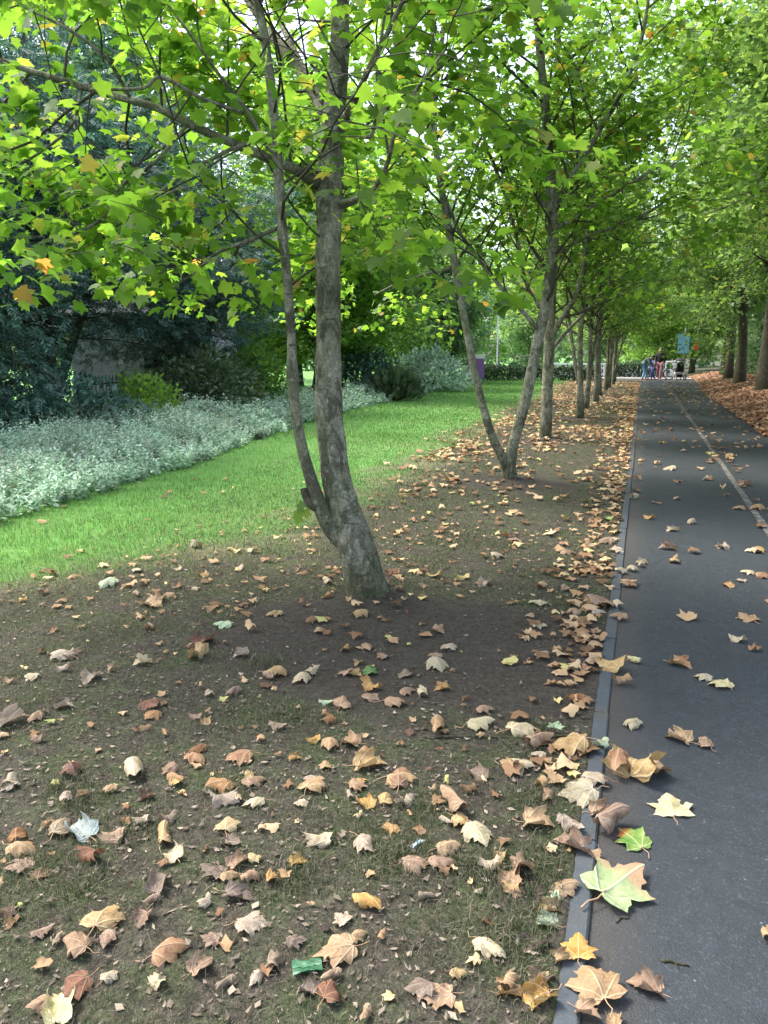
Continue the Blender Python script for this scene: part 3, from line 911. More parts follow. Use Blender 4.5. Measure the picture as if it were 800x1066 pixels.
mb = MB(); r_ = np.random.default_rng(8)
for k in range(330):        # bare stalks standing out of the bed
    y = 3.5 + 30 * r_.random() ** 1.8; off = r_.uniform(.2, 2.3); x = float(bed_edge(y)) - off; z = float(hz(x, y)); h_ = r_.uniform(.35, .72)
    d = r_.normal(size=2) * .12
    mb.tube([(x, y, z), (x + d[0] * .4, y + d[1] * .4, z + h_ * .6), (x + d[0], y + d[1], z + h_)], [.004, .003, .002], 4, cap=False)
tag(mb.build('stalk', simple('dry_stem', (.30, .24, .16), .8), cover), kind='stuff')


def bush(name, loc, r, n, leaf, kind, mat, label, group=None, rz=0, spiky=False, seed=1):
    r_ = np.random.default_rng(seed)
    root = empty(name, loc, rz)
    P = r_.normal(size=(n, 3)); P /= np.linalg.norm(P, axis=1)[:, None]
    P[:, 2] = np.abs(P[:, 2])
    lump = 1 + .28 * fbm(np.arctan2(P[:, 1], P[:, 0]) * 1.6 + 7, P[:, 2] * 3, seed, 3)
    rad = (.45 + .6 * r_.random(n) ** .6) * lump
    D = P * .9 + r_.normal(size=(n, 3)) * .5
    N = np.c_[r_.normal(size=(n, 2)) * .5, np.ones(n)] + P * .5
    if spiky: D = P * 1.2 + np.array([0, 0, .9]) + r_.normal(size=(n, 3)) * .35; rad = (.2 + .75 * r_.random(n) ** 1.5) * lump
    V = P * rad[:, None] * np.asarray(r) + np.array([0, 0, .05])
    mb = MB(); scatter_leaves(mb, V, D, N, leaf * r_.uniform(.6, 1.3, n), kind)
    mb.build('foliage', mat, root)
    mb = MB()
    for k in range(7):
        a = k * .9 + r_.random(); q = np.array([math.cos(a) * r[0], math.sin(a) * r[1], r[2]]) * .6
        mb.tube([(0, 0, -.05), q * np.array([.4, .4, .6]), q], [.018, .012, .005], 5)
    mb.build('stem', M['twig'], root)
    return tag(root, label, 'shrub', group)


def B(px, py, Yd):
    p = at_y(px, py, Yd); return (p[0], Yd, float(hz(p[0], Yd)))


bush('shrub', B(153, 425, 12.2), (.75, .7, .95), 1500, .11, 'oval', M['leaf_bright'], 'rounded green shrub growing in front of the railings', seed=3)
bush('shrub', B(215, 415, 15.0), (1.3, 1.1, 1.35), 2600, .13, 'oval', M['leaf_hedge'], 'wide leafy shrub behind the silvery bed, right of the railings', seed=4)
bush('shrub', B(262, 410, 17.5), (1.2, 1.1, 1.5), 2200, .14, 'oval', M['leaf_bright'], 'leafy shrub behind the silvery bed, left of the leaning trunk', seed=5)
bush('shrub', B(410, 395, 23.5), (.9, .8, .95), 1100, .28, 'oval', M['leaf_hedge'], 'dark spiky shrub at the back of the bed beyond the leaning tree', spiky=True, seed=6)
bush('shrub', B(375, 392, 24.5), (1.5, 1.2, 1.5), 2200, .16, 'oval', M['leaf_yew'], 'dark rounded shrub right behind the leaning tree trunk', seed=7)
bush('shrub', B(448, 392, 30.0), (1.6, 1.3, 1.5), 2200, .17, 'oval', M['leaf_silver'], 'pale silvery shrub at the far end of the bed', seed=8)
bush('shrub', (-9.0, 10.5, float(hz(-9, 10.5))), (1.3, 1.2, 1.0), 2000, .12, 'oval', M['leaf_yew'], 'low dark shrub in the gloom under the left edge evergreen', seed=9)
bush('shrub', (6.6, 31, float(hz(6.6, 31))), (2.2, 1.6, 1.3), 2600, .17, 'oval', M['leaf_bright'], 'bright green shrub behind the right verge at the right edge', seed=10)
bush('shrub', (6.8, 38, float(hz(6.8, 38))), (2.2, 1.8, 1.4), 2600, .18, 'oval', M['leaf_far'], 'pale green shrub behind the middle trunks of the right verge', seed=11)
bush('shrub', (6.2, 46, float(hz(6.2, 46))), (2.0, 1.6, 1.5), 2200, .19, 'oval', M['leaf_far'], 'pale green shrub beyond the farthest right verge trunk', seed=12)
for k, (x, y) in enumerate([(-14.5, 12), (-16, 8), (-12.2, 7), (-18, 16)]):  # understory added to keep the hollow under the evergreens dark
    bush('shrub', (x, y, float(hz(x, y))), (2.2, 2.0, 2.2), 2200, .2, 'oval', M['leaf_yew'], ['dark shrub mass added to deepen the shade behind the railings', 'dark shrub added for shade deep behind the left edge evergreen', 'dark shrub added for shade at the left edge between the evergreens',
         'dark shrub added for shade beside the pale wall'][k], seed=20 + k)


mb = MB(); r_ = np.random.default_rng(17)
n = 42000
x = r_.uniform(-95, 60, n); back = r_.random(n); y = 84 + 18 * back + 6 * fbm(x * .08, x * 0, 91, 2)
top = 9 + 5 * fbm(x * .11, y * .05, 92, 3) + 2.5 * fbm(x * .5, y * .2, 93, 2)
z = height(x, y) + top * r_.random(n) ** .75
D = r_.normal(size=(n, 3)); D[:, 2] -= .2
scatter_leaves(mb, np.c_[x, y, z], D, np.c_[r_.normal(size=(n, 2)) * .5, np.ones(n)], r_.uniform(.45, .95, n), 'tri')
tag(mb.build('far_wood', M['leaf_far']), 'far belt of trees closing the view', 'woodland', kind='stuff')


def hedge(name, a, b, w, h, n, label, seed):
    r_ = np.random.default_rng(seed)
    a = np.array(a); b = np.array(b); L = np.linalg.norm(b - a); d = (b - a) / L; nn = np.array([-d[1], d[0]])
    root = empty(name, (a[0], a[1], float(hz(*a))))
    t = r_.random(n) * L; side = r_.integers(0, 3, n)
    q = r_.uniform(-.5, .5, n) * w; z = r_.random(n) * h
    q = np.where(side == 0, -w / 2, np.where(side == 1, w / 2, q)) + r_.normal(size=n) * .05
    z = np.where(side == 2, h, z) + r_.normal(size=n) * .05 + .06 * fbm(t * .8, q, seed)
    P = np.c_[d[0] * t + nn[0] * q, d[1] * t + nn[1] * q, z]
    D = r_.normal(size=(n, 3)); D[:, 2] += .3
    mb = MB(); scatter_leaves(mb, P, D, np.c_[r_.normal(size=(n, 2)) * .5, np.ones(n)], r_.uniform(.1, .2, n), 'oval')
    mb.build('foliage', M['leaf_hedge'], root)
    mb = MB()
    for s in np.arange(.3, L, .8):
        mb.tube([(*(d * s), -.1), (*(d * s), h * .5), (*(d * s + nn * .1), h * .8)], [.03, .02, .01], 5)
    mb.build('stem', M['twig'], root)
    return tag(root, label, 'hedge')


hedge('clipped_hedge', (-8.6, 41.5), (-2.4, 45.5), .9, .62, 5200, 'low clipped hedge across the far end of the lawn', 1)
hedge('clipped_hedge', (-2.2, 51.6), (1.6, 51.8), .9, .8, 3600, 'clipped hedge behind the people at the end of the path', 2)
hedge('clipped_hedge', (-24, 56), (-8, 58), 1.2, 1.5, 7000, 'taller pale hedge behind the lamp post', 3)

# ------------------------------------------------------------------ built things in the background
M['black'] = simple('black_paint', (.012, .012, .013), .45)
M['lilac'] = simple('lilac_render', (.78, .70, .88), .8, var=.06)
M['slate'] = simple('slate', (.09, .09, .10), .7)
M['white'] = simple('white_paint', (.78, .78, .78), .5, var=.06)
M['dullwhite'] = simple('dull_white_paint', (.46, .46, .46), .6, var=.15)  # duller, greyer version of the plain white
M['glass'] = simple('window_glass', (.03, .035, .04), .08, .6)
M['purple'] = simple('purple_panel', (.26, .11, .33), .5, var=.1)
M['steel'] = simple('galvanised_steel', (.45, .46, .47), .4, Metallic=.6)
M['blue'] = simple('blue_sign_face', (.14, .33, .42), .5, var=.1)
M['red'] = simple('red_paint', (.55, .04, .03), .45)
M['rubber'] = simple('rubber', (.015, .015, .016), .8)

# railings
fa, fb = np.array([-11.1, 9.6]), np.array([-9.9, 18.6])
Lf = np.linalg.norm(fb - fa); df = (fb - fa) / Lf
fr = empty('railing_fence', (fa[0], fa[1], float(hz(*fa))))
mb = MB()
for s in np.arange(0, Lf, .095):
    q = df * s; gz = float(hz(*(fa + q))) - fr.location.z
    mb.tube([(q[0], q[1], gz + .05), (q[0], q[1], gz + .92)], .009, 5)
    mb.tube([(q[0], q[1], gz + .92), (q[0], q[1], gz + .98)], [.013, .001], 5)
mb.build('picket', M['black'], fr)['kind'] = 'stuff'
for zz in (.16, .80):
    mb = MB(); mb.tube([(*(df * s), zz + float(hz(*(fa + df * s))) - fr.location.z) for s in np.linspace(0, Lf, 9)], .018, 5); mb.build('rail', M['black'], fr)
for s in np.arange(.05, Lf, 2.2):
    q = df * s; mb = MB(); mb.box((q[0], q[1], float(hz(*(fa + q))) - fr.location.z + .48), (.05, .05, 1.08), math.atan2(df[1], df[0])); mb.build('post', M['black'], fr)
tag(fr, 'black metal railings glimpsed under the dark evergreens at the left', 'fence')

# pale building behind the railings
hb = empty('pale_house', (-13.3, 19.6, float(hz(-13.3, 19.6))), R(14))
mb = MB(); mb.box((0, 0, 1.2), (3.4, 4, 2.8)); mb.build('wall', M['lilac'], hb, smooth=False)
mb = MB(); v = [(-1.95, -2.3, 2.605), (1.95, -2.3, 2.605), (1.95, 2.3, 2.605), (-1.95, 2.3, 2.605), (-1.95, 0, 3.5), (1.95, 0, 3.5)]
mb.add(v, [np.array([(0, 1, 5, 4), (2, 3, 4, 5), (0, 3, 2, 1)]), np.array([(0, 4, 3), (1, 2, 5)])]); mb.build('roof', M['slate'], hb, smooth=False)
for wx in (.75,):
    mb = MB(); mb.box((wx, -2.02, 1.7), (1.1, .1, 1.2)); w = mb.build('window', M['white'], hb, smooth=False)
    mb = MB(); mb.box((wx, -2.08, 1.7), (.92, .03, 1.02)); mb.build('pane', M['glass'], w, smooth=False)
tag(hb, 'low lilac rendered building glimpsed behind the black railings', 'building')

# purple panel
p = at_y(495, 398, 38); gz = float(hz(p[0], 38))
pn = empty('display_panel', (p[0], 38, gz), PSI * .6)
mb = MB(); mb.box((0, 0, .72), (.85, .10, .95)); mb.build('face', M['purple'], pn, smooth=False)
mb = MB(); mb.box((0, 0, 1.30), (.85, .10, .2)); mb.build('header', M['white'], pn, smooth=False)
for s in (-.38, .38):
    mb = MB(); mb.tube([(s, .09, -.1), (s, .09, 1.45)], .03, 8); mb.build('post', M['steel'], pn)
mb = MB(); mb.ball((-.2, .0, 1.52), (.16, .12, .13)); mb.build('cap', M['black'], pn)
tag(pn, 'purple panel with a pale header standing at the far edge of the lawn', 'sign')

# lamp post
p = at_y(517, 394, 43); gz = float(hz(p[0], 43))
lp = empty('lamp_post', (p[0], 43, gz))
mb = MB(); mb.tube([(0, 0, -.1), (0, 0, .9), (0, 0, .92), (0, 0, 4.6)], [.075, .075, .045, .035], 10); mb.build('pole', M['steel'], lp)
mb = MB(); mb.tube([(0, 0, 4.6), (.1, -.05, 4.75), (.45, -.2, 4.8)], .03, 8); mb.build('bracket', M['steel'], lp)
mb = MB(); mb.ball((.6, -.27, 4.8), (.24, .12, .06)); mb.build('lantern', M['white'], lp)
tag(lp, 'slim pale lamp post beyond the lawn left of the V tree stem', 'lamp post')

# blue sign on a post
p = at_y(711, 380, 56); gz = float(hz(p[0], 56))
sg = empty('road_sign', (p[0], 56, gz), .1)
mb = MB(); mb.tube([(0, .06, -.2), (0, .06, 3.2)], .045, 8); mb.build('post', M['steel'], sg)
mb = MB(); mb.box((-.05, 0, 2.15), (.72, .04, 1.25)); mb.build('face', M['blue'], sg, smooth=False)
mb = MB(); mb.add([(.55, -.035, 1.75), (.95, -.035, 1.75), (.75, -.035, 2.3), (.55, 0.0, 1.75), (.95, 0.0, 1.75), (.75, 0.0, 2.3)], [np.array([(0, 1, 2), (5, 4, 3)]), np.array([(0, 3, 4, 1), (1, 4, 5, 2), (2, 5, 3, 0)])])
mb.build('triangle', M['red'], sg, smooth=False)
tag(sg, 'bright blue sign with a red triangle beyond the end of the path', 'sign')

# white hoop barrier
p = at_y(702, 392, 49); gz = .02
hb2 = empty('hoop_barrier', (p[0], 49, gz), .05)
mb = MB(); mb.tube(smooth_line([(-.5, 0, -.1), (-.5, 0, .6), (-.48, 0, .86), (-.4, 0, .95), (.4, 0, .98), (.48, 0, .9), (.5, 0, .6), (.5, 0, -.1)], 4), .045, 10); mb.build('hoop', M['dullwhite'], hb2)
mb = MB(); mb.tube([(-.5, 0, .5), (.5, 0, .5)], .025, 8); mb.build('crossbar', M['dullwhite'], hb2)
tag(hb2, 'white tubular hoop barrier at the end of the path right of the people', 'barrier')

# far low white wall behind the hedge
mb = MB()
for k in range(10): mb.box((-5.6 + k * .8, 54 + .03 * k, .15), (.79, .3, 1.15 + .004 * (k % 3)))
mb.box((-2.0, 54.14, .76), (8.2, .4, .1), .0375)
tag(mb.build('low_wall', M['white'], smooth=False), 'low white wall behind the hedge at the end of the path', 'wall')

# ------------------------------------------------------------------ people


def skin_mesh(name, verts, edges, radii, mat, parent, root=0, sub=2):
    me = bpy.data.meshes.new(name); me.from_pydata([tuple(v) for v in verts], edges, [])
    o = bpy.data.objects.new(name, me); COL.objects.link(o)
    md = o.modifiers.new('skin', 'SKIN'); md.use_smooth_shade = True
    for k, d in enumerate(me.skin_vertices[0].data):
        d.radius = (radii[k], radii[k]) if isinstance(radii[k], (int, float)) else radii[k]
        d.use_root = (k == root)
    sb = o.modifiers.new('sub', 'SUBSURF'); sb.levels = sub; sb.render_levels = sub
    dg = bpy.context.evaluated_depsgraph_get()
    m2 = bpy.data.meshes.new_from_object(o.evaluated_get(dg))
    bpy.data.objects.remove(o)
    m2.name = name
    m2.materials.clear(); m2.materials.append(mat)
    for p_ in m2.polygons: p_.use_smooth = True
    return link(name, m2, parent)


M['skin'] = simple('skin', (.42, .26, .19), .55, var=.08)
M['hair'] = simple('dark_hair', (.018, .013, .010), .5)


def person(loc, rz, hgt, J, top, legs, shoes, label, sc=1.0):
    """J: joint positions in metres for a 1.7 m figure facing -y, dict."""
    k = hgt / 1.7
    root = empty('person', loc, rz)
    names = ['pelvis', 'belly', 'chest', 'neck', 'jaw', 'face', 'brow', 'top', 'nose']
    j = {n: np.array(v) * k for n, v in J.items()}
    V = [j['pelvis'], j['belly'], j['chest'], j['neck']]
    hd = j['head']; up = unit(hd - j['neck']); fw = j['gaze'] if 'gaze' in j else np.array([0, -1, 0]); fw = unit(fw)
    V += [hd - up * .075 * k + fw * .03 * k, hd + fw * .01 * k, hd + up * .07 * k, hd + up * .11 * k, hd + fw * .115 * k - up * .01 * k]
    Rr = [.12, .115, .13, .05, .062, .086, .08, .045, .014]
    E = [(0, 1), (1, 2), (2, 3), (3, 4), (4, 5), (5, 6), (6, 7), (5, 8)]
    for s in ('l', 'r'):
        b = len(V)
        V += [j['hip_' + s], j['knee_' + s], j['ankle_' + s], j['toe_' + s]]; Rr += [.085, .058, .038, .032]
        E += [(0, b), (b, b + 1), (b + 1, b + 2), (b + 2, b + 3)]
        b = len(V)
        V += [j['sh_' + s], j['el_' + s], j['wr_' + s]]; Rr += [.052, .04, .027]
        E += [(2, b), (b, b + 1), (b + 1, b + 2)]
        d = unit(j['wr_' + s] - j['el_' + s]); sd = unit(np.cross(d, [0.3, 1, .2]))
        pm = len(V); V.append(j['wr_' + s] + d * .07 * k); Rr.append(.03); E.append((b + 2, pm))
        for q, (of, ln) in enumerate([(-.03, .075), (-.01, .09), (.01, .085), (.03, .065)]):
            V.append(V[pm] + d * .02 * k + sd * of * k); V.append(V[pm] + d * ln * k + sd * of * 1.2 * k + np.array([0, -.02, 0]) * k); Rr += [.009, .007]; n_ = len(V); E += [(pm, n_ - 2), (n_ - 2, n_ - 1)]
        V.append(V[b + 2] + d * .03 * k - sd * .035 * k); V.append(V[-1] + d * .05 * k - sd * .015 * k); Rr += [.010, .008]; n_ = len(V); E += [(b + 2, n_ - 2), (n_ - 2, n_ - 1)]
    Rr = [r_ * k for r_ in Rr]
    skin_mesh('body', V, E, Rr, M['skin'], root)
    # jacket
    W = [j['pelvis'] - np.array([0, 0, .03 * k]), j['belly'], j['chest'], j['neck'] - up * .045 * k]; Q = [.165, .15, .165, .075]; F = [(0, 1), (1, 2), (2, 3)]
    for s in ('l', 'r'):
        b = len(W); W += [j['sh_' + s], j['el_' + s], j['wr_' + s]]; Q += [.08, .062, .045]; F += [(2, b), (b, b + 1), (b + 1, b + 2)]
    skin_mesh('jacket', W, F, [q * k for q in Q], top, root)
    W = [j['pelvis']]; Q = [.15]; F = []
    for s in ('l', 'r'):
        b = len(W); W += [j['hip_' + s], j['knee_' + s], j['ankle_' + s]]; Q += [.105, .075, .058]; F += [(0, b), (b, b + 1), (b + 1, b + 2)]
    skin_mesh('trousers', W, F, [q * k for q in Q], legs, root)
    for s in ('l', 'r'):
        a, t = j['ankle_' + s], j['toe_' + s]
        skin_mesh('shoe', [a - np.array([0, 0, .02 * k]) - unit(t - a) * .03 * k, (a + t) / 2 - np.array([0, 0, .01 * k]), t], [(0, 1), (1, 2)], [.05 * k, .048 * k, .042 * k], shoes, root)
    mb = MB(); hc = hd + up * .035 * k - fw * .03 * k
    mb.ball(hc, (.10 * k, .112 * k, .11 * k), 14, 9); mb.build('hair', M['hair'], root)
    sd = unit(np.cross(fw, up))
    for s in (-1, 1):
        mb = MB(); mb.ball(hd + fw * .083 * k + sd * s * .032 * k + up * .012 * k, .012 * k, 8, 6); mb.build('eye', M['white'], root)
        mb = MB(); mb.ball(hd + sd * s * .09 * k, (.015 * k, .022 * k, .03 * k), 8, 6); mb.build('ear', M['skin'], root)
    mb = MB(); mb.ball(hd + fw * .088 * k - up * .05 * k, (.022 * k, .006 * k, .006 * k), 8, 5); mb.build('mouth', simple('lips', (.3, .1, .09)), root)
    return tag(root, label, 'person')


WALK = dict(pelvis=(0, 0, .93), belly=(0, -.01, 1.1), chest=(0, -.02, 1.3), neck=(0, -.02, 1.47), head=(0, -.045, 1.585), hip_l=(.09, 0, .88), knee_l=(.10, -.14, .49), ankle_l=(.1, -.16, .085), toe_l=(.11, -.31, .04),
            hip_r=(-.09, 0, .88), knee_r=(-.1, .03, .48), ankle_r=(-.1, .22, .11), toe_r=(-.11, .1, .04), sh_l=(.185, -.01, 1.39), el_l=(.24, .06, 1.13), wr_l=(.23, -.08, .92), sh_r=(-.185, -.01, 1.39), el_r=(-.24, -.02, 1.12), wr_r=(-.22, -.2, .96))
BEND = dict(pelvis=(0, .12, .88), belly=(0, .06, 1.04), chest=(0, -.12, 1.18), neck=(0, -.27, 1.26), head=(0, -.37, 1.32), gaze=(0, -.8, -.6), hip_l=(.09, .1, .84), knee_l=(.1, -.06, .47), ankle_l=(.1, .0, .085), toe_l=(.11, -.15, .04),
            hip_r=(-.09, .1, .84), knee_r=(-.1, .0, .46), ankle_r=(-.1, .14, .085), toe_r=(-.11, .0, .04), sh_l=(.18, -.17, 1.22), el_l=(.2, -.28, .97), wr_l=(.15, -.45, .82), sh_r=(-.18, -.17, 1.22), el_r=(-.2, -.28, .96), wr_r=(-.14, -.45, .80))


def P3(px, Yd):
    p = at_y(px, 394, Yd); return (p[0], Yd, 0.0)


M['denim'] = simple('pale_denim', (.20, .36, .55), .8); M['sage'] = simple('sage_jacket', (.12, .19, .18), .8); M['cobalt'] = simple('cobalt_coat', (.06, .09, .33), .75)
M['blackcloth'] = simple('black_cloth', (.012, .012, .016), .85); M['pink'] = simple('pink_legging', (.40, .17, .22), .8); M['shoe'] = simple('dusty_shoe', (.30, .15, .13), .7)
person(P3(671.5, 45.6), R(75), 1.62, BEND, M['sage'], M['denim'], M['shoe'], 'person bending forward in pale blue jeans and a grey green top')
person(P3(679.5, 45.9), R(-60), 1.25, WALK, M['cobalt'], M['cobalt'], M['shoe'], 'child in a cobalt blue coat between the two adults')
person(P3(686.5, 45.3), R(-20), 1.74, WALK, M['blackcloth'], M['pink'], M['shoe'], 'person in a black jacket and pink leggings walking on the path')


def wheel(c, r, ax, name, parent, tyre, spokes=True):
    a = np.linspace(0, 2 * math.pi, 25)
    e1 = unit(np.cross(ax, [0, 0, 1])); e2 = np.array([0, 0, 1.0])
    mb = MB(); mb.tube(np.array(c) + r * (np.cos(a)[:, None] * e1 + np.sin(a)[:, None] * e2), tyre, 7, cap=False)
    w = mb.build(name, M['rubber'], parent)
    mb = MB(); mb.tube(np.array(c) + (r - tyre * 1.3) * (np.cos(a)[:, None] * e1 + np.sin(a)[:, None] * e2), tyre * .6, 6, cap=False)
    for t in a[:-1:2]: mb.tube([np.array(c), np.array(c) + (r - tyre * 1.3) * (math.cos(t) * e1 + math.sin(t) * e2)], .004, 4)
    mb.tube([np.array(c) - unit(ax) * .05, np.array(c) + unit(ax) * .05], .02, 7)
    mb.build('rim', M['steel'], w)


bk = empty('bicycle', P3(687.5, 46.6), R(25))
axw = np.array([0, 1.0, 0])
wheel((-.52, 0, .335), .32, axw, 'wheel', bk, .02); wheel((.52, 0, .335), .32, axw, 'wheel', bk, .02)
mb = MB()
for a, b in [((-.52, 0, .335), (-.05, 0, .3)), ((-.52, 0, .335), (-.18, 0, .78)), ((-.05, 0, .3), (-.2, 0, .86)), ((-.05, 0, .3), (.36, 0, .74)), ((-.17, 0, .78), (.35, 0, .82))]: mb.tube([a, b], .017, 7)
mb.build('frame', M['blue'], bk)
mb = MB(); mb.tube([(.52, 0, .335), (.37, 0, .72), (.33, 0, .9)], .016, 7); mb.build('fork', M['blue'], bk)
mb = MB(); mb.tube([(.4, -.28, .98), (.36, -.12, .95), (.33, 0, .94), (.36, .12, .95), (.4, .28, .98)], .013, 7); mb.build('handlebar', M['black'], bk)
mb = MB(); mb.ball((-.22, 0, .9), (.13, .07, .035)); mb.build('saddle', M['black'], bk)
tag(bk, 'blue framed bicycle standing beside the person in pink leggings', 'bicycle')

pc = empty('pushchair', P3(706, 46.4), R(200))
for x, y, r in ((-.24, -.3, .1), (.24, -.3, .1), (-.26, .3, .15), (.26, .3, .15)): wheel((x, y, r + .015), r, np.array([1.0, 0, 0]), 'wheel', pc, .022)
mb = MB()
for s in (-.25, .25):
    mb.tube([(s, -.3, .12), (s, .05, .5), (s, .38, 1.0)], .014, 6); mb.tube([(s, .3, .16), (s, .0, .5)], .014, 6)
mb.tube([(-.25, .38, 1.0), (.25, .38, 1.0)], .018, 7); mb.build('frame', M['steel'], pc)
mb = MB(); mb.box((0, -.08, .48), (.38, .42, .07)); mb.box((0, .19, .75), (.38, .08, .52)); mb.box((-.2, 0, .56), (.03, .4, .2)); mb.box((.2, 0, .56), (.03, .4, .2)); mb.build('seat', M['blackcloth'], pc, smooth=False)
mb = MB(); mb.ball((0, .1, 1.0), (.23, .3, .2), 14, 8); mb.build('hood', M['blackcloth'], pc)
mb = MB(); mb.box((0, .05, .24), (.34, .4, .16)); mb.build('basket', M['blackcloth'], pc, smooth=False)
tag(pc, 'black pushchair parked at the end of the path beside the white barrier', 'pushchair')

# ------------------------------------------------------------------ fallen leaves
HALF_HI = [(.0, .02), (.07, -.03), (.16, -.08), (.27, -.05), (.36, .03), (.50, .09), (.44, .16), (.43, .22), (.37, .28), (.44, .35), (.48, .44), (.57, .58), (.47, .60), (.40, .64), (.32, .60), (.27, .60),
           (.25, .66), (.29, .76), (.19, .77), (.13, .86), (.07, .93)]
OUT_HI = np.array(HALF_HI + [(0, 1.02)] + [(-a, b) for a, b in HALF_HI[:0:-1]])


def hero_leaf(form, seed):
    """a dead plane leaf, 1 unit long, curled by bending round cylinders; returns mesh data."""
    r_ = np.random.default_rng(seed)
    out = OUT_HI.copy()
    out[:, 0] *= r_.uniform(.85, 1.12); out += r_.normal(size=out.shape) * .012
    c = np.array([0, .30])
    ts = [0, .2, .4, .6, .8, .92, 1]
    rows = [c[None]] + [c + t * (out - c) for t in ts[1:]]
    uv = np.concatenate(rows)
    n = len(out)
    p = np.c_[uv - [0, .42], np.zeros(len(uv))]
    faces3 = np.array([(0, 1 + k, 1 + (k + 1) % n) for k in range(n)])
    f4 = []
    for q in range(len(ts) - 2):
        b = 1 + q * n
        f4 += [(b + k, b + n + k, b + n + (k + 1) % n, b + (k + 1) % n) for k in range(n)]
    x, y = p[:, 0].copy(), p[:, 1].copy()
    rr = np.hypot(x, y)
    # veins stand proud, blades sag between them
    th = np.arctan2(uv[:, 0], uv[:, 1] + .001)
    rib = np.cos(th * 6.2)
    z = .022 * rib * np.minimum(1, np.hypot(uv[:, 0], uv[:, 1]) * 2.5)
    amp = {'flat': .09, 'cupped': .10, 'folded': .07, 'rolled': .08, 'crumpled': .16}[form]
    z = z + amp * fbm(x * 2.6 + 3, y * 2.6, seed, 3) + .07 * (np.abs(fbm(x * 4.2 + 9, y * 4.2, seed + 50, 2)) - .2)
    p = np.c_[x, y, z]

    def bend(p, ang, k):
        ca, sa = math.cos(ang), math.sin(ang)
        u = p[:, 0] * ca + p[:, 1] * sa; v = -p[:, 0] * sa + p[:, 1] * ca
        kk = k * (1 + .35 * v)
        kk = np.where(np.abs(kk) < 1e-3, 1e-3, kk)
        R_ = 1 / kk
        u2 = (R_ + p[:, 2]) * np.sin(u * kk); z2 = (R_ + p[:, 2]) * np.cos(u * kk) - R_
        return np.c_[u2 * ca - v * sa, u2 * sa + v * ca, z2]
    if form == 'flat':
        p = bend(p, r_.uniform(0, 3.1), r_.uniform(-.7, 1.2)); p = bend(p, r_.uniform(0, 3.1), r_.uniform(.4, 1.2))
    elif form == 'cupped':
        p = bend(p, r_.uniform(-.4, .4), r_.uniform(1.8, 3.2)); p = bend(p, 1.57 + r_.uniform(-.6, .6), r_.uniform(.5, 2.3))
    elif form == 'folded':
        p = bend(p, r_.uniform(-.2, .2), -r_.uniform(2.2, 3.2)); p = bend(p, 1.57, r_.uniform(.6, 1.4))
    elif form == 'rolled':
        p = bend(p, r_.uniform(-.3, .3), r_.uniform(4.2, 5.6)); p = bend(p, 1.57, r_.uniform(.3, .9))
    else:
        p = bend(p, r_.uniform(0, 3.1), r_.uniform(2.2, 3.2)); p = bend(p, r_.uniform(0, 3.1), -r_.uniform(1.6, 2.6)); p = bend(p, r_.uniform(0, 3.1), r_.uniform(.8, 1.6))
        p[:, 2] += .05 * fbm(p[:, 0] * 6, p[:, 1] * 6, seed + 9, 2)
    p[:, 2] -= np.percentile(p[:, 2], 3)
    ext = np.ptp(p[:, :2], axis=0).max()
    mb = MB(); mb.add(p, [faces3, np.array(f4)], uv)
    me = mb.mesh('fallen_leaf', uv=True)
    base = p[1]   # outline point at the leaf base on the second ring
    ms = MB()
    e = np.array([0, -1, 0.0]); b0_ = p[1 + (len(ts) - 2) * n]
    bz = b0_[2]
    ms.tube([b0_ + (0, .05, 0), b0_ + (r_.uniform(-.03, .03), -.12, max(-bz + .02, -.05)), b0_ + (r_.uniform(-.1, .1), -.28, -bz + .03), b0_ + (r_.uniform(-.15, .15), -.45, -bz + .02)], [.014, .011, .011, .016], 6)
    mst = ms.mesh('leaf_stalk', None)
    return me, mst, ext


